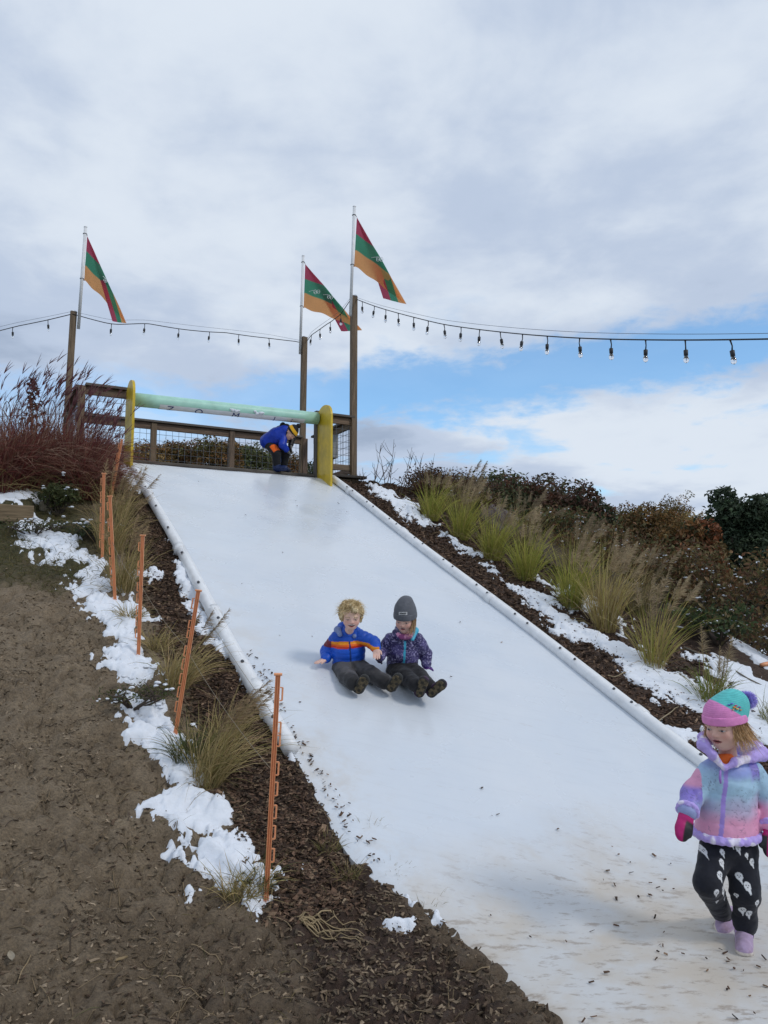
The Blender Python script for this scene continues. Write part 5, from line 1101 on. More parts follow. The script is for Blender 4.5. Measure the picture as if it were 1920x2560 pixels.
# ---------------------------------------------------------------- the walking child in the pastel jacket
def walking_girl():
    Y = 3.38; a = lambda px, py, y=Y: aty(px, py, y); hc = a(1812, 1812, 3.36); HA = axes((-.80, -.56, -.20), (-.06, -.02, 1)); skin = (.72, .46, .37); hairc = np.array([.36, .22, .10])
    neck0, neck1 = a(1822, 1915, 3.42), a(1818, 1862, 3.40); chest = a(1820, 1950, 3.42); belly = a(1818, 2040, 3.42); pel = a(1821, 2110, 3.42)
    shR, shL = a(1768, 1930, 3.41), a(1884, 1930, 3.43); elR, elL = a(1733, 1985, 3.40), a(1920, 1995, 3.44); wrR, wrL = a(1718, 2030, 3.32), a(1929, 2068, 3.36)
    hipR, hipL = a(1790, 2120, 3.42), a(1851, 2120, 3.42); knR, anR, toR = a(1768, 2208, 3.33), a(1806, 2284, 3.58), a(1788, 2334, 3.50); knL, anL = a(1864, 2225, 3.37), a(1862, 2318, 3.42)
    head, q_of = head_prims(hc, HA, 1.03, .15, False)
    base = np.array([a(1862, 2372, 3.38)[0], 3.38, 0.0])
    palm = lambda w, e: [(cap(w, w + norm(w - e) * .012, .013, .011), .01)]
    bodyf = uni([head, (cap(neck1, neck0, .036, .042), .012), cap(chest + [0, 0, .03], belly, .070, .075), cap(belly, pel, .075, .075), cap(neck0, shR, .034, .03), cap(neck0, shL, .034, .03), cap(shR, elR, .030, .024), cap(elR, wrR, .024, .018), cap(shL, elL, .030, .024), cap(elL, wrL, .024, .018)] + palm(wrR, elR) + palm(wrL, elL)
                + [cap(hipR, knR, .05, .038), cap(knR, anR, .038, .026), cap(hipL, knL, .05, .038), cap(knL, anL, .038, .026)], .02)
    def bc(p):
        C = face_col(q_of(p), .15, hairc, False, skin, (.34, .07, .08)); low = (p[:, 2] < neck0[2] + .045) ; tee = low & (p[:, 2] > chest[2] - .05) & (np.abs(p[:, 0] - neck0[0]) < .08); C[tee] = (.80, .16, .03); sk = p[:, 2] < .26; C[sk] = np.where((p[sk, 1] > 3.47)[:, None], lin(225, 150, 150), np.array([.015, .015, .02])); return C
    V, Q = nets(bodyf, .0034); mb = MB(); mb.add(V, Q, bc(V))
    o = solo('person', mb, M_skin, 'child walking on the white run-out in a pastel jacket, pompom hat and ghost print trousers', 'child', base, True)
    # jacket
    hemc = a(1817, 2082, 3.42); sx = np.array([1.0, .03, 0])
    segs = [(hemc, chest + [0, 0, .06], .12), (shR, elR, .05), (elR, wrR, .045), (shL, elL, .05), (elL, wrL, .045)]
    jf = uni([cap(chest + [0, 0, .005], belly, .112, .125, (0, 1, 0), .80), (cap(belly, hemc + [0, 0, .01], .125, .137, (0, 1, 0), .80), .03), (cap(neck0 - [0, 0, .035], chest, .075, .10, (0, 1, 0), .85), .04), (cap(shR + [.012, 0, -.01], elR, .056, .047), .02), (cap(elR, wrR + norm(elR - wrR) * .012, .047, .042), .02), (cap(shL + [-.012, 0, -.01], elL, .060, .050), .02), (cap(elL, wrL + norm(elL - wrL) * .012, .050, .043), .02)], .012)
    jf = disp(jf, quilt(segs, .0026, .060, 5)); jf = cut(jf, hemc - [0, 0, .012], (0, 0, -1)); jf = sub(jf, cap(neck1 + [-.010, -.075, .03], neck0 + [-.016, -.135, -.020], .060, .026), .006)
    zt, zb = a(1806, 1908)[2], hemc[2]; zx0, zx1 = a(1808, 1908)[0], a(1786, 2090)[0]
    LAV, PER, SKYB, GRY, PNK, PUR = lin(182, 165, 220), lin(150, 165, 222), lin(165, 198, 220), lin(172, 172, 198), lin(228, 160, 192), lin(140, 124, 205)
    def jc(p):
        t = (p[:, 2] - zb) / (zt - zb) + .34 * (fbm(p * np.array([7, 7, 9]), 3, 8) - .5); C = mixc(PNK, GRY, sstep(.25, .50, t)); C = mixc(C, SKYB, sstep(.48, .66, t)); C = mixc(C, PER, sstep(.80, .98, t)); C = mixc(C, PUR, sstep(.72, .86, t) * sstep(a(1862, 1900)[0], a(1880, 1900)[0], p[:, 0]) * .9)
        armR = p[:, 0] < a(1752, 1900)[0] - .10 * (zt - p[:, 2]); tt = (shR[2] - p[:, 2]) / (shR[2] - wrR[2]); CR = mixc(mixc(PNK, PUR, sstep(.28, .45, tt)), lin(150, 160, 205), sstep(.6, .85, tt)); C = np.where(armR[:, None], CR, C)
        armL = p[:, 0] > a(1898, 1930)[0]; tt = (shL[2] - p[:, 2]) / (shL[2] - wrL[2]); CL = mixc(SKYB, PNK, sstep(.42, .70, tt)); C = np.where(armL[:, None], CL, C)
        n = fbm(p * 58, 2, 31); reg = sstep(.50, .60, fbm(p * 17, 2, 32)); ln = (np.abs(n - .5) < .020) * reg; C = mixc(C, np.array([.10, .10, .16]), ln * .50); C = mixc(C, C * .62, sstep(.50, .66, fbm(p * 30, 2, 33)) * reg * .30)
        zx = zx0 + (zx1 - zx0) * (zt - p[:, 2]) / (zt - zb); z_ = (np.abs(p[:, 0] - zx) < .0085) & (p[:, 1] < chest[1]); C[z_] = lin(165, 140, 215); return C
    garment('jacket', jf, .0036, jc, M_nylon, o)
    fuzz = wrinkle(.0045, (75, 75, 75), 61)
    def fcol(p): return mixc(lin(186, 165, 232), lin(235, 228, 245), sstep(.56, .70, fbm(p * 22, 3, 62)))
    ring = [hemc + [.137 * math.cos(t), .108 * math.sin(t), .005 * math.sin(t)] for t in np.linspace(0, 2 * math.pi, 25)]
    garment('fur_hem', disp(uni([cap(p, q, .0165) for p, q in zip(ring[:-1], ring[1:])], .01), fuzz), .0036, fcol, M_cloth, o)
    for w, e in ((wrR, elR), (wrL, elL)):
        d, x, y = frame_of(e - w); c = w + d * .010; ring = [c + (x * math.cos(t) + y * math.sin(t)) * .038 for t in np.linspace(0, 2 * math.pi, 15)]; garment('fur_cuff', disp(uni([cap(p, q, .011) for p, q in zip(ring[:-1], ring[1:])], .01), fuzz), .0036, fcol, M_cloth, o)
    # plush hood lying open round the neck
    hp = [a(1805, 1915, 3.315), a(1782, 1888, 3.325), a(1758, 1862, 3.36), a(1762, 1845, 3.46), a(1800, 1848, 3.53), a(1850, 1860, 3.54), a(1890, 1872, 3.50), a(1905, 1885, 3.45), a(1880, 1893, 3.37), a(1840, 1905, 3.32), a(1812, 1922, 3.31)]; hr = [.010, .017, .023, .026, .030, .033, .032, .029, .021, .017, .010]
    hood = disp(uni([cap(hp[i], hp[i + 1], hr[i], hr[i + 1]) for i in range(10)] + [(cap(hp[5] - [0, -.02, .03], hp[6] - [0, -.01, .02], .04, .03), .03)], .02), fuzz); garment('fur_hood', hood, .0036, fcol, M_cloth, o)
    mb = MB(); zz = [a(1800, 1925, 3.298) + [0, -.004, 0], a(1799, 1945, 3.296) + [0, -.004, 0], a(1801, 1958, 3.296) + [0, -.003, 0]]; tube(mb, zz, [.004, .006, .0045], 6, lin(165, 125, 205)); part('zip_pull', mb, M_nylon, o, True)
    garment('shirt_collar', cut(ell(a(1814, 1903, 3.372), (.042, .034, .040)), a(1814, 1884, 3.36), (0, .3, 1)), .0036, np.array([.85, .17, .03]), M_cloth, o)
    # trousers with small white ghosts
    tf = uni([cap(pel + [0, 0, .03], pel - [0, 0, .01], .098, .108, (0, 1, 0), .80), (cap(hipR + [.004, 0, 0], knR, .070, .056), .03), (cap(knR, anR + norm(knR - anR) * .010, .056, .045), .02), (cap(hipL, knL, .070, .060), .03), (cap(knL, anL + [0, 0, .035], .060, .046), .02), (cap(anL + [0, 0, .035], anL + [0, 0, .016], .052, .050), .01), (cap(anL + [0, 0, .01], anL + [0, 0, -.025], .036, .034), .006)], .014)
    tf = disp(tf, wrinkle(.0055, (16, 16, 24), 71))
    ghosts = [(1762, 2131, .9), (1794, 2151, 1), (1824, 2105, 1), (1839, 2118, 1), (1784, 2177, 1.1), (1843, 2189, 1.1), (1857, 2209, 1.2), (1874, 2153, 1), (1770, 2214, 1), (1792, 2207, .5), (1803, 2225, 1), (1854, 2275, 1), (1869, 2283, 1.1), (1835, 2234, .5), (1880, 2248, .9), (1783, 2098, .9), (1800, 2128, .8), (1815, 2250, .6), (1860, 2135, .7), (1788, 2250, .6)]
    def tc_(p):
        C = np.tile(np.array([.010, .011, .017]), (len(p), 1)); C = C * (.8 + .6 * fbm(p * 60, 2, 3))[:, None]
        for gx_, gy_, s in ghosts:
            g = a(gx_, gy_, 3.36); x = (p[:, 0] - g[0]) / s; z = (p[:, 2] - g[2]) / s; f = p[:, 1] < 3.60
            shp = (np.hypot(x / .0115, (z - .004) / .0145) < 1) | ((np.abs(x - .004 - (.016 + z) * -.25) < .0065 * np.clip((z + .026) / .022, 0, 1)) & (z < .0) & (z > -.026)); m = shp & f; C[m] = (.72, .73, .74)
            ey = f & ((np.hypot(np.abs(x) - .0042, z - .006) < .0022) | (np.hypot(x, z - .0005) < .0020)); C[ey & m] = (.03, .03, .04)
        return C
    garment('trousers', tf, .0032, tc_, M_cloth, o)
    # shoes
    SH, SO = lin(172, 150, 178), lin(215, 205, 195)
    for nm, ank, heel, toe, n in (('shoe', anL, a(1862, 2352, 3.47) * [1, 1, 0] + [0, 0, .004], a(1862, 2377, 3.30) * [1, 1, 0] + [-.004, 0, .004], np.array([0, 0, -1.0])), ('shoe', anR, a(1818, 2290, 3.645), a(1790, 2335, 3.545), None)):
        if n is None: d = norm(toe - heel); n = norm(np.cross(np.cross(np.array([0, .9, -.42]), d), d) * -1); n = n if n[1] > 0 else -n
        f = disp(boot(ank, heel, toe, n, 1, .033), wrinkle(.0025, (40, 40, 40), 81)); d = norm(toe - heel)
        def sc_(p, heel=heel, n=n, d=d):
            z = -(p - heel) @ n; x = (p - heel) @ d; C = np.tile(SH, (len(p), 1)) * (.8 + .4 * fbm(p * 45, 3, 5))[:, None]; C[z < .024] = SO; st = (np.abs(x - .075) < .011) & (z > .03); C[st] = lin(190, 160, 215); C = mixc(C, lin(120, 95, 90), sstep(.55, .7, fbm(p * 30, 3, 6)) * .35); return C
        sh = garment('shoe', f, .0032, sc_, M_cloth, o); garment('sole', sole(heel, toe, n, .036, .014, .002), .0036, SO * .75, M_rubber, sh)
    # mittens
    MG, BKc = lin(175, 25, 105), np.array([.012, .012, .014])
    for w, e, L_, tip, td, palm_n in ((wrR, elR, .108, a(1702, 2098, 3.27), (-.35, -.5, -1), (.85, -.45, .1)), (wrL, elL, .108, a(1924, 2142, 3.32), (-.75, -.3, -.8), (-.8, .5, 0))):
        d = norm(tip - w); sd = np.array(td) - d * np.dot(td, d); n = np.cross(d, norm(sd)); f = disp(mitten(w + d * .02, d, sd, n, L_, .034, td), wrinkle(.003, (35, 35, 35), 9)); pn = norm(palm_n)
        def mc(p, w=w, d=d, pn=pn): t = (p - w) @ d; u = (p - w - np.outer(t, d)) @ pn; return mixc(mixc(MG, BKc, sstep(.006, .012, u) * sstep(.035, .05, t)), MG * .5, (np.abs(t - .012) < .004))
        garment('mitten', f, .0034, mc, M_nylon, o)
    # hat: folded rim, slouched crown, pompom
    up = HA[2]; tilt = norm(up - HA[1] * .10 + np.array([.05, 0, 0])); rim = hc + HA[2] * .026 + HA[1] * -.002; Lh = lambda x, y, z: hc + np.array([x, y, z]) @ HA
    crown = uni([ell(hc + HA[2] * .038 - HA[1] * .010, (.086, .099, .088), HA), (ell(hc + HA[2] * .085 - HA[1] * .030 + np.array([.035, 0, .0]), (.066, .070, .066), HA), .03), (ell(hc + np.array([.066, .02, .075]), (.036, .04, .038)), .02)], .03)
    rn = norm(HA[2] - HA[1] * .10); crown = cut(crown, hc + HA[2] * .016, -rn); cuff = cut(cut(ell(hc + HA[2] * .030 - HA[1] * .008, (.0905, .1035, .10), HA), hc + HA[2] * .014, -rn), hc + HA[2] * .050, rn)
    crown = disp(crown, wrinkle(.004, (18, 18, 18), 14)); PK, TL = lin(226, 140, 196), lin(96, 198, 196)
    dg_ = norm(np.array([.62, 0, .78]))
    def hcCol(p):
        s = (p - (hc + np.array([.0, 0, .076]))) @ norm(np.array([.52, 0, .85])); kn = .93 + .07 * np.sign(np.sin((p - hc) @ HA[2] * 900)); return mixc(PK, TL, sstep(-.0015, .0015, s)) * kn[:, None]
    hat = garment('hat', crown, .0034, hcCol, M_cloth, o); garment('hat_rim', disp(cuff, wrinkle(.0015, (40, 40, 40), 2)), .0034, lambda p: np.tile(PK * 1.02, (len(p), 1)), M_cloth, hat)
    pc = a(1867, 1750, 3.385); r = np.random.default_rng(3); D_ = r.normal(size=(2600, 3)); D_ /= np.linalg.norm(D_, axis=1)[:, None]; mb = MB(); blades(mb, pc + D_ * .023, norm_rows(D_ + r.normal(0, .25, D_.shape)), r.uniform(.014, .026, 2600), .0026, .1, pal([lin(165, 148, 232)], 2600, r, .15), pal([lin(195, 182, 244)], 2600, r, .15), 3)
    th = np.linspace(0, math.pi, 10); lumps(mb, [pc], [.026], 3, 1.0); mb.c[-1] = np.tile(lin(140, 122, 215), (len(mb.v[-1]), 1)); part('pompom', mb, M_cloth, hat, True)
    # small coloured embroidery: plain shapes only
    def surf(px, py):
        rr = ray(px, py); t = np.linspace(3.0, 3.45, 600); P = EYE + rr * t[:, None]; d = crown(P); k = np.argmax(d < .001); return P[k] - rr * .004
    mb = MB()
    for px, py, rr_, c in ((1836, 1768, .0075, lin(235, 150, 60)), (1843, 1772, .007, lin(240, 190, 120)), (1849, 1768, .0055, lin(170, 70, 160)), (1840, 1764, .005, lin(200, 60, 120)), (1822, 1762, .006, lin(90, 110, 200)), (1830, 1759, .006, lin(120, 130, 220)), (1852, 1775, .005, lin(230, 140, 60)), (1833, 1774, .005, lin(235, 160, 90))):
        c0 = surf(px, py); lumps(mb, [c0], [rr_], int(px), .5); mb.c[-1] = np.tile(c, (len(mb.v[-1]), 1))
    e = part('embroidery', mb, M_cloth, hat, True); e['kind'] = 'stuff'
    # blond hair falling from the hat
    mb = MB(); r = np.random.default_rng(12); n = 1300; ang = np.concatenate([r.uniform(R(55), R(150), n // 2), r.uniform(R(-150), R(-52), n // 2)]); z0 = r.uniform(-.02, .022, n)
    rad = np.stack([np.sin(ang) * .078, np.cos(ang) * .088 - .008, z0], 1); roots = hc + rad @ HA; out = np.stack([np.sin(ang) * .20, np.cos(ang) * .20, -np.ones(n)], 1); dr = norm_rows(out @ HA + r.normal(0, .10, (n, 3)))
    blades(mb, roots, dr, r.uniform(.05, .115, n) * np.where(np.abs(ang) > 1.1, 1.0, .8), .0019, .02, pal([hairc * .9, hairc * 1.1, hairc * 1.5], n, r), pal([hairc * 1.8], n, r), 6, bend=r.normal(0, .20, (n, 3))); part('hair', mb, M_hair, o, True, kind='stuff')
def norm_rows(v): return v / (np.linalg.norm(v, axis=1)[:, None] + 1e-9)
walking_girl()

# ---------------------------------------------------------------- two children sliding down hand in hand
SN = norm(np.array([-TAN * DV[0], -TAN * DV[1], 1.0])); SF_ = norm(np.array([-DV[0], -DV[1], -TAN])); SR = np.cross(SF_, SN)     # slide normal, downhill, their right
def on_slide(px, py, lift=0.0):
    r = ray(px, py); t = np.linspace(3, 12, 9000); P = EYE + r * t[:, None]; s, u = su_of(P[:, 0], P[:, 1]); k = np.argmax(P[:, 2] < plane(s) + .016 + lift); return P[k]
def sit(spec):
    g = spec; base = g['seat']; o = None
    head, q_of = head_prims(g['head'], g['HA'], g['hs'], g['smile'], g.get('ears', False))
    J = g
    bodyf = uni([head, (cap(J['neck1'], J['neck0'], .033, .038), .012), cap(J['neck0'] - [0, 0, .06], J['pel'], .045, .07), cap(J['neck0'], J['shR'], .03), cap(J['neck0'], J['shL'], .03), cap(J['shR'], J['elR'], .028, .023), cap(J['elR'], J['wrR'], .023, .018), cap(J['shL'], J['elL'], .028, .023), cap(J['elL'], J['wrL'], .023, .018)]
                + [cap(J['hipR'], J['knR'], .05, .038), cap(J['knR'], J['anR'], .038, .026), cap(J['hipL'], J['knL'], .05, .038), cap(J['knL'], J['anL'], .038, .026)] + (g.get('hands') or []), .02)
    def bc(p): 
        C = face_col(q_of(p), g['smile'], g['hairc'], g.get('eyes', False), g['skin'], g.get('lip', (.55, .22, .20))); return C
    V, Q = nets(bodyf, .0036); mb = MB(); mb.add(V, Q, bc(V)); o = solo('person', mb, M_skin, g['label'], 'child', base, True)
    T0, T1 = J['pel'] + norm(J['neck0'] - J['pel']) * .015, J['neck0']; fl = g['fwd']; w = g.get('tw', 1.0)
    segs = [(T0, T1, .11), (J['shR'], J['elR'], .05), (J['elR'], J['wrR'], .045), (J['shL'], J['elL'], .05), (J['elL'], J['wrL'], .045)]
    mid = T0 * .5 + T1 * .5
    jf = uni([cap(T0, mid, .122 * w, .118 * w, fl, .82), (cap(mid, T1 - norm(T1 - T0) * .065, .118 * w, .092 * w, fl, .82), .03), (cap(T1 - norm(T1 - T0) * .06, T1 + [0, 0, .005], .074, .062), .03)]
             + [(cap(J['sh' + k] + norm(T1 - J['sh' + k]) * .015 - [0, 0, .008], J['el' + k], .054, .046), .022) for k in 'RL'] + [(cap(J['el' + k], J['wr' + k] + norm(J['el' + k] - J['wr' + k]) * .018, .046, .039), .018) for k in 'RL'], .012)
    jf = disp(jf, quilt(segs, g.get('puff', .005), g.get('pstep', .048), g['seed'])); jf = cut(jf, T0 - norm(T1 - T0) * .035, T0 - T1)
    jf = sub(jf, cap(J['neck1'] + fl * .02 + [0, 0, .03], J['neck1'] + fl * .03 - [0, 0, .005], .050, .040), .006)
    jk = garment('jacket', jf, .0042, g['jc'](T0, T1, fl), M_nylon, o)
    hd = g['hood']; garment('hood', disp(uni([cap(hd[i], hd[i + 1], g['hr'][i], g['hr'][i + 1]) for i in range(len(hd) - 1)], .02), wrinkle(.004, (22, 22, 22), 4)), .0042, g['hoodc'], M_nylon, o)
    tf = uni([cap(J['pel'] + [0, 0, .03], J['pel'] + fl * .03, .10, .108)] + sum([[(cap(J['hip' + k], J['kn' + k], .073, .062), .03), (cap(J['kn' + k], J['an' + k], .060, .054), .02)] for k in 'RL'], []), .015)
    tf = disp(tf, wrinkle(.0075, (15, 15, 15), g['seed'] + 7)); garment('trousers', tf, .0042, g['tc'], M_cloth, o)
    for k in 'RL':
        heel, toe = J['heel' + k], J['toe' + k]; n = norm(np.cross(np.cross(norm(toe - heel), -g['view']), norm(toe - heel))); n = norm(n + g.get('soltwist', {}).get(k, np.zeros(3)))
        if np.dot(n, EYE - heel) < 0: n = -n
        bt = garment('boot', disp(boot(J['an' + k], heel, toe, n, 1, .035), wrinkle(.003, (35, 35, 35), 4)), .0042, g['bootc'], M_cloth, o); garment('sole', sole(heel, toe, n, .037, .017, .005), .0034, sole_col(n, heel, g['seed']), M_rubber, bt)
    return o, jk
view = norm(at(900, 1650, 5.5) - EYE)
# boy
BD = 5.50
d = lambda px, py, D=BD: at(px, py, D)
handR = on_slide(800, 1660, .012); hl = on_slide(893, 1737, .004)
wrR = d(815, 1648, 5.47); hold = d(942, 1636, 5.36)
B = dict(label='laughing blond bareheaded child in a blue jacket with orange stripe, sitting on the slide', seat=on_slide(872, 1690), seed=21, hs=.95, ears=True, smile=1.0, hairc=np.array([.42, .29, .13]), skin=(.76, .49, .40), view=view,
         head=d(878, 1541, 5.42), HA=axes((.10, -.93, -.30), (.02, -.15, 1)), neck1=d(874, 1572, 5.46), neck0=d(870, 1587, 5.50), pel=d(872, 1664, 5.56), fwd=norm(np.array([.22, -.95, -.1])),
         shR=d(838, 1594, 5.50), shL=d(903, 1588, 5.50), elR=d(816, 1628, 5.58), elL=d(933, 1606, 5.47), wrR=wrR, wrL=d(940, 1622, 5.39),
         hipR=d(853, 1672, 5.52), hipL=d(891, 1668, 5.54), knR=d(868, 1692, 5.34), knL=d(921, 1684, 5.42), anR=d(884, 1708, 5.19), anL=d(962, 1704, 5.30),
         heelR=d(890, 1732, 5.14), toeR=d(914, 1695, 5.10), heelL=d(971, 1727, 5.24), toeL=d(998, 1692, 5.19))
hd_ = norm(handR - wrR); B['hands'] = fingers(wrR + hd_ * .004, norm(np.array([-1, -.45, -.28])), norm(np.array([.35, -.9, -.1])), SN, 1.0, .12, .25, -1) + fingers(B['wrL'] + [0, 0, .002], norm(hold + [0, 0, -.02] - B['wrL']), norm(np.array([-1, 0, 0])), norm(np.array([.1, .9, .2])), 1.0, .9, .05, 1)
BL, OR, RDd, MAR = lin(22, 82, 190), lin(240, 150, 25), lin(215, 60, 35), lin(110, 25, 40)
def boy_j(T0, T1, fl):
    ax = norm(T1 - T0); L_ = np.linalg.norm(T1 - T0); sd = np.cross(ax, fl)
    def f(p):
        t = ((p - T0) @ ax) / L_; x = (p - T0) @ sd; y = (p - T0 - np.outer((p - T0) @ ax, ax)) @ fl; tt = t + .45 * np.abs(x); C = np.tile(BL, (len(p), 1)); tors = (np.abs(x) < .19) & (t > .3)
        m = tors & (tt > .80) & (tt < .92); C[m] = OR; m = tors & (tt > .70) & (tt <= .765); C[m] = RDd; m = tors & (tt > .765) & (tt <= .83) ; C[m] = lin(240, 105, 28); m = tors & (tt > .69) & (tt < .92) & (x * g_side > .125); C[m] = MAR
        z = (np.abs(x + .004) < .0055) & (y > 0) & (t < .95); C[z] = lin(16, 45, 105); m = (t > .90); C[m] = BL * .85; return C
    return f
g_side = -1
B['jc'] = boy_j; B['hood'] = [B['neck0'] + [-.055, -.055, .005], B['neck0'] + [-.075, .0, .035], B['neck0'] + [-.045, .06, .055], B['neck0'] + [.03, .07, .05], B['neck0'] + [.07, .01, .025], B['neck0'] + [.052, -.05, -.005]]; B['hr'] = [.018, .026, .034, .034, .027, .018]
B['hoodc'] = lambda p: mixc(np.tile(BL, (len(p), 1)), lin(150, 160, 170), sstep(.0, .012, -((p - B['neck0'] - np.array([0, 0, .04])) @ np.array([.3, .9, 0])) - .03) * .6)
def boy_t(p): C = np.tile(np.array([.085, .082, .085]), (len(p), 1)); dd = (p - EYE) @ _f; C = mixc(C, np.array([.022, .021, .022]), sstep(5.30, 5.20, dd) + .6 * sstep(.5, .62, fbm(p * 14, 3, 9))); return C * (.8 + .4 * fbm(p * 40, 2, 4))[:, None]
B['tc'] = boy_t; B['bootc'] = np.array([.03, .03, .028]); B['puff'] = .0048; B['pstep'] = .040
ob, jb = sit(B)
# his curly blond hair
r = np.random.default_rng(8); HAb, hb = B['HA'], B['head']; cp = []
for k in range(150):
    a_ = r.uniform(-math.pi, math.pi); z = r.uniform(-.035, .10); 
    if abs(a_) < R(62) and z < .062: continue
    q = np.array([math.sin(a_) * .076 * math.sqrt(max(.05, 1 - ((z - .02) / .098) ** 2)), math.cos(a_) * .089 * math.sqrt(max(.05, 1 - ((z - .02) / .098) ** 2)) - .008, z]); cp.append((ell(hb + q @ HAb, (r.uniform(.010, .017),) * 3), .010))
hair = uni([ell(hb + np.array([0, -.016, .034]) @ HAb, (.073, .082, .074), HAb)] + cp, .01); hair = sub(hair, ell(hb + np.array([0, .085, -.03]) @ HAb, (.062, .075, .088), HAb), .01)
hair = disp(hair, lambda p: .007 * np.sin(150 * (fbm(p * 14, 2, 5) + .15 * fbm(p * 50, 2, 6))) + .004 * (fbm(p * 70, 2, 7) - .5))
garment('hair', hair, .0042, lambda p: mixc(np.array([.46, .32, .14]), np.array([.78, .63, .38]), sstep(.35, .65, fbm(p * 45, 3, 3))), M_hair, ob)
mb = MB(); n = 900; D_ = r.normal(size=(n, 3)); D_[:, 2] = np.abs(D_[:, 2]) * .9 + .1; D_[:, 1] -= .3; D_ = norm_rows(D_); blades(mb, hb + (D_ * [.080, .090, .088] + [0, -.012, .025]) @ HAb, norm_rows(D_ @ HAb + r.normal(0, .5, (n, 3))), r.uniform(.015, .040, n), .0020, .9, pal([(.6, .45, .22)], n, r), pal([(.82, .66, .40)], n, r), 5, bend=r.normal(0, .45, (n, 3))); part('hair_curls', mb, M_hair, ob, True, kind='stuff')
# girl
GD = 5.60
d = lambda px, py, D=GD: at(px, py, D)
gw = on_slide(1078, 1672, .02)
Gs = dict(label='child in a grey beanie and purple print jacket sitting on the slide', seat=on_slide(1008, 1700), seed=33, hs=1.0, smile=.7, hairc=np.array([.28, .17, .08]), skin=(.68, .43, .34), view=view,
          head=d(1013, 1546, 5.50), HA=axes((-.30, -.90, -.42), (.0, -.25, 1)), neck1=d(1013, 1572, 5.55), neck0=d(1012, 1590, 5.58), pel=d(1005, 1668, 5.66), fwd=norm(np.array([.12, -.97, -.1])),
          shR=d(972, 1598, 5.57), shL=d(1048, 1598, 5.59), elR=d(958, 1625, 5.60), elL=d(1064, 1636, 5.66), wrR=d(949, 1642, 5.42), wrL=d(1066, 1664, 5.62),
          hipR=d(990, 1678, 5.60), hipL=d(1024, 1676, 5.62), knR=d(1016, 1694, 5.42), knL=d(1046, 1690, 5.46), anR=d(1040, 1712, 5.24), anL=d(1072, 1716, 5.28),
          heelR=d(1045, 1742, 5.20), toeR=d(1062, 1698, 5.16), heelL=d(1070, 1738, 5.22), toeL=d(1110, 1708, 5.17))
PD, PLl, TQ = lin(54, 48, 92), lin(165, 158, 195), lin(70, 175, 205)
def girl_j(T0, T1, fl):
    ax = norm(T1 - T0); L_ = np.linalg.norm(T1 - T0); sd = np.cross(ax, fl)
    def f(p):
        t = ((p - T0) @ ax) / L_; x = (p - T0) @ sd; y = (p - T0 - np.outer((p - T0) @ ax, ax)) @ fl; n = fbm(p * 62, 2, 45); n2 = fbm(p * 95, 2, 46); base = mixc(PD, lin(88, 80, 132), sstep(.4, .7, fbm(p * 10, 2, 47)))
        C = mixc(base, PLl, ((np.abs(n - .5) < .022) | (n2 > .70)) * .85); C = mixc(C, base * .45, (n2 < .32) * .8)
        C[(np.abs(x + .006) < .0075) & (y > 0) & (t < .97)] = TQ; C = mixc(C, lin(45, 36, 90), (np.abs(t - .05) < .012) * .6); return C
    return f
Gs['jc'] = girl_j; N0 = Gs['neck0']; Gs['hood'] = [N0 + [-.05, -.07, -.015], N0 + [-.072, -.01, .025], N0 + [-.04, .06, .05], N0 + [.03, .06, .055], N0 + [.082, .0, .04], N0 + [.055, -.075, -.02]]; Gs['hr'] = [.014, .022, .030, .032, .022, .013]
Gs['hoodc'] = lambda p: mixc(mixc(np.tile(PD, (len(p), 1)), PLl, (np.abs(fbm(p * 60, 2, 45) - .5) < .02) * .8), TQ, sstep(.034, .040, (p - N0) @ np.array([1., -.35, 0])) * ((p - N0)[:, 1] < .0))
Gs['tc'] = lambda p: np.tile(np.array([.014, .013, .015]), (len(p), 1)) * (.7 + .6 * fbm(p * 30, 2, 4))[:, None]; Gs['bootc'] = lambda p: mixc(np.tile(np.array([.05, .02, .055]), (len(p), 1)), np.array([.02, .018, .02]), sstep(.45, .6, fbm(p * 20, 2, 8)))
Gs['puff'] = .0035; Gs['pstep'] = .06
og, jg = sit(Gs)
gl = lin(55, 25, 105); garment('glove', uni(fingers(Gs['wrL'] + norm(gw - Gs['wrL']) * .01, norm(gw + [.03, -.02, -.005] - Gs['wrL'] - np.array([0, 0, .0])), norm(np.array([.2, -.8, -.3])), norm(np.array([-.5, 0, 1])), 1.22, .10, .28, 1) + [cap(Gs['wrL'], Gs['wrL'] + norm(Gs['elL'] - Gs['wrL']) * .02, .030, .032)], .006), .0036, lambda p: mixc(np.tile(gl, (len(p), 1)), lin(140, 60, 160), sstep(.5, .65, fbm(p * 40, 2, 4)) * .5), M_nylon, og)
hv = norm(d(944, 1652, 5.37) - Gs['wrR']); garment('glove', uni([cap(Gs['wrR'] - hv * .02, Gs['wrR'], .028, .024)] + fingers(Gs['wrR'], norm(d(940, 1655, 5.34) - Gs['wrR']), norm(np.array([-.2, -.9, .3])), norm(np.array([-1, .2, 0])), 1.2, .9, .05, 1), .006), .0036, np.array([.018, .012, .035]), M_nylon, og)
hA, hC = Gs['HA'], Gs['head']; kf_ = wrinkle(.004, (16, 16, 16), 3)
bn = uni([ell(hC + np.array([0, -.008, .034]) @ hA, (.083, .094, .086), hA), (ell(hC + np.array([0.002, -.022, .085]) @ hA, (.070, .078, .066), hA), .04), (ell(hC + np.array([.0, -.045, .130]) @ hA, (.042, .042, .026), hA), .03)], .03); bn = cut(bn, hC + hA[2] * .010, -(hA[2] - hA[1] * .12)); bn = disp(bn, kf_)
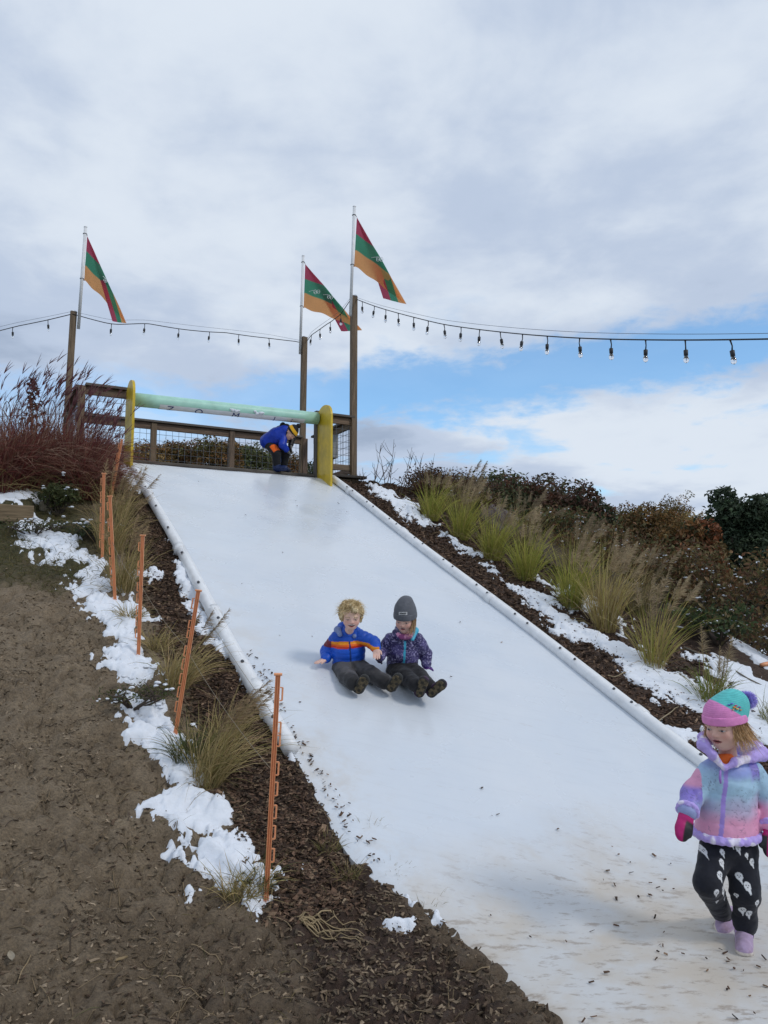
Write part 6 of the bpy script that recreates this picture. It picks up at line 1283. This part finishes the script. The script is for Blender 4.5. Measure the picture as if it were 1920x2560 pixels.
knit = lambda p: np.tile(lin(92, 94, 100), (len(p), 1)) * (.92 + .16 * (np.sin(np.arctan2((p - hC) @ hA[0], (p - hC) @ hA[1]) * 40) > 0))[:, None] * (.85 + .3 * fbm(p * 50, 2, 2))[:, None]
hat = garment('beanie', bn, .0038, knit, M_cloth, og); cf = cut(cut(ell(hC + np.array([0, -.006, .026]) @ hA, (.0885, .099, .10), hA), hC + hA[2] * .008, -(hA[2] - hA[1] * .12)), hC + hA[2] * .052, hA[2] - hA[1] * .12); garment('beanie_cuff', cf, .0038, knit, M_cloth, hat)
def on_hat(px, py):
    rr = ray(px, py); t = np.linspace(5.2, 5.7, 900); P = EYE + rr * t[:, None]; dd = np.minimum(cf(P), bn(P)); k = np.argmax(dd < .001); return P[k] - rr * .0035
mb = MB(); PX = np.linspace(997, 1018, 9); PY = np.linspace(1530, 1537.5, 4); mb.add(np.array([[on_hat(x, y) for y in PY] for x in PX]), gridf(9, 4), (.62, .62, .62)); tg = part('woven_tag', mb, M_cloth, hat)
mb = MB()
for x in np.linspace(999.5, 1014.5, 7): P = [on_hat(x, 1531.8) - view * .002, on_hat(x + .5, 1535.8) - view * .002]; tube(mb, P, .0022, 4); P = [on_hat(x, 1532.2) - view * .002, on_hat(x + 1.5, 1532.0) - view * .002]; tube(mb, P, .0015, 4)
part('tag_lettering', mb, M_black, tg)
mb = MB(); n = 150; r = np.random.default_rng(4); a_ = r.uniform(R(-125), R(-58), n); roots = hC + np.stack([np.sin(a_) * .080, np.cos(a_) * .09 - .01, r.uniform(-.02, .015, n)], 1) @ hA * 1.0; roots = hC + (roots - hC) ; blades(mb, roots, norm_rows(np.stack([-.25 + r.normal(0, .08, n), -.15 + r.normal(0, .08, n), -np.ones(n)], 1)), r.uniform(.07, .14, n), .0035, .05, pal([Gs['hairc']], n, r), pal([Gs['hairc'] * 1.6], n, r), 5, bend=r.normal(0, .12, (n, 3))); part('hair', mb, M_hair, og, True, kind='stuff')
sc0 = N0 + np.array([0, 0, .01]); ring = [sc0 + [.052 * math.cos(t), -.030 + .050 * math.sin(t), .012 * math.sin(t)] for t in np.linspace(R(170), R(370), 12)]
garment('neck_warmer', disp(uni([cap(p, q, .017) for p, q in zip(ring[:-1], ring[1:])], .01), wrinkle(.004, (30, 30, 30), 3)), .004, lambda p: mixc(np.tile(lin(150, 80, 130), (len(p), 1)), lin(215, 150, 185), sstep(.45, .6, fbm(p * 50, 2, 2))), M_cloth, og)

# ---------------------------------------------------------------- the child bending over at the top
def bending():
    D = 10.95; a = lambda px, py, dd=0.0: at(px, py, D + dd); zf = ZD
    hc = a(727, 1083, -.05); HA = axes((.50, -.22, -.84), (.72, -.1, .60)); head, q_of = head_prims(hc, HA, .98, .3)
    hip = a(668, 1104, .05); sh = a(712, 1078, .0); kneeN, ankN = a(690, 1132, -.08), a(692, 1162, -.02); kneeF, ankF = a(716, 1128, .10), a(708, 1162, .14); kneeB, ankB = kneeF, ankF
    elN, wrN = a(706, 1112, -.12), a(716, 1124, -.06); elF, wrF = a(730, 1098, .12), a(727, 1112, .05); foot = lambda k: np.array([k[0], k[1], zf])
    bodyf = uni([head, (cap(hc + HA[2] * -.06, sh, .035, .04), .02), cap(sh, hip, .07, .075), cap(sh, elN, .028, .023), cap(elN, wrN, .023, .018), cap(sh, elF, .028, .023), cap(elF, wrF, .023, .018), cap(hip, kneeN, .05, .04), cap(kneeN, ankN, .038, .028), cap(hip, kneeF, .05, .04), cap(kneeF, ankF, .038, .028)], .02)
    V, Q = nets(bodyf, .006); mb = MB(); mb.add(V, Q, face_col(q_of(V), .3, (.1, .06, .03), False, (.58, .34, .25))); o = solo('person', mb, M_skin, 'child bending over at the top of the slide in a blue jacket and striped hat', 'child', foot(ankN), True)
    BLU = lin(16, 54, 165); jf = disp(uni([cap(hip + (sh - hip) * .02, hip * .45 + sh * .55, .115, .125), (cap(hip * .45 + sh * .55, sh, .125, .10), .03), (cap(sh - [0, 0, .01], elN, .062, .052), .02), (cap(elN, wrN, .052, .043), .02)], .02), wrinkle(.008, (14, 14, 14), 3)); garment('jacket', jf, .007, lambda p: np.tile(BLU, (len(p), 1)) * (.85 + .3 * fbm(p * 12, 2, 3))[:, None], M_nylon, o)
    garment('dark_sleeve', disp(uni([cap(sh + [.02, .06, -.02], elF, .055, .048), cap(elF, wrF, .048, .042)], .02), wrinkle(.006, (14, 14, 14), 4)), .007, np.array([.014, .015, .022]), M_nylon, o)
    fp = [a(697, 1072, .02), a(708, 1064, .02), a(718, 1068, -.02), a(722, 1082, -.06), a(716, 1094, -.04)]; garment('fur_hood', disp(uni([cap(p, q, .042) for p, q in zip(fp[:-1], fp[1:])], .02), wrinkle(.016, (38, 38, 38), 5)), .007, np.array([.010, .010, .012]), M_cloth, o)
    BKP = np.array([.014, .014, .017])
    def tcol(p):
        ab = kneeN - hip; t = ((p - hip) @ ab) / np.dot(ab, ab); q = p - hip - t[:, None] * ab; C = np.tile(BKP, (len(p), 1)); m = (t > .60) & (t < 1.08) & (q @ np.array([.55, -.8, .2]) > .015) & (q[:, 0] > -.035); C[m] = lin(245, 105, 30); return C
    garment('trousers', disp(uni([cap(hip, hip + [.03, 0, -.01], .10, .10), (cap(hip, kneeN, .082, .070), .03), (cap(kneeN, ankN, .066, .058), .02)], .015), wrinkle(.006, (15, 15, 15), 6)), .006, tcol, M_cloth, o)
    garment('trouser_leg', disp(uni([cap(hip, kneeF, .085, .078), cap(kneeF, ankF, .074, .062)], .02), wrinkle(.006, (15, 15, 15), 8)), .007, BKP, M_cloth, o)
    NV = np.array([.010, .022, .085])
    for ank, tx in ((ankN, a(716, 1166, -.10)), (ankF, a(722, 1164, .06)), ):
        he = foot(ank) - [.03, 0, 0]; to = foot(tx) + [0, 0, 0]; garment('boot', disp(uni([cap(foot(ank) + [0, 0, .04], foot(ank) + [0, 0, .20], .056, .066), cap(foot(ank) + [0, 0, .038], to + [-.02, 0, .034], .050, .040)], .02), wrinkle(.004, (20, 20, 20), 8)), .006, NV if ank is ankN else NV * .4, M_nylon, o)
    he = foot(a(672, 1162, .08)); garment('boot', disp(uni([cap(he + [0, 0, .04], he + [0, 0, .19], .056, .064), cap(he + [0, 0, .038], he + [.07, -.04, .034], .05, .04)], .02), wrinkle(.004, (20, 20, 20), 8)), .006, np.array([.008, .010, .022]), M_nylon, o) if False else None
    for w, e in ((wrN, elN), (wrF, elF)): dd = norm(w - e); garment('glove', uni([cap(w - dd * .02, w + dd * .01, .036, .030)] + fingers(w, norm(dd + [.3, 0, -.2]), norm(np.array([0, -1, .3])), norm(np.array([-.3, 0, 1])), 1.25, .9, .1, 1), .006), .005, lin(120, 120, 118), M_cloth, o)
    hatf = uni([ell(hc + np.array([0, -.012, .036]) @ HA, (.084, .094, .088), HA), (ell(hc + np.array([0, -.03, .085]) @ HA, (.06, .06, .055), HA), .03)], .02); hatf = cut(hatf, hc + HA[2] * .012, -HA[2] + HA[1] * .1)
    def hcol(p): z = (p - hc) @ HA[2]; C = np.tile(np.array([.012, .012, .014]), (len(p), 1)); C[(z > .042) & (z < .088)] = lin(225, 170, 35); return C
    h = garment('hat', hatf, .005, hcol, M_cloth, o); garment('pompom', disp(ell(hc + np.array([0, -.03, .155]) @ HA, (.034,) * 3), wrinkle(.010, (60, 60, 60), 3)), .006, np.array([.012, .012, .013]), M_cloth, h)
bending()
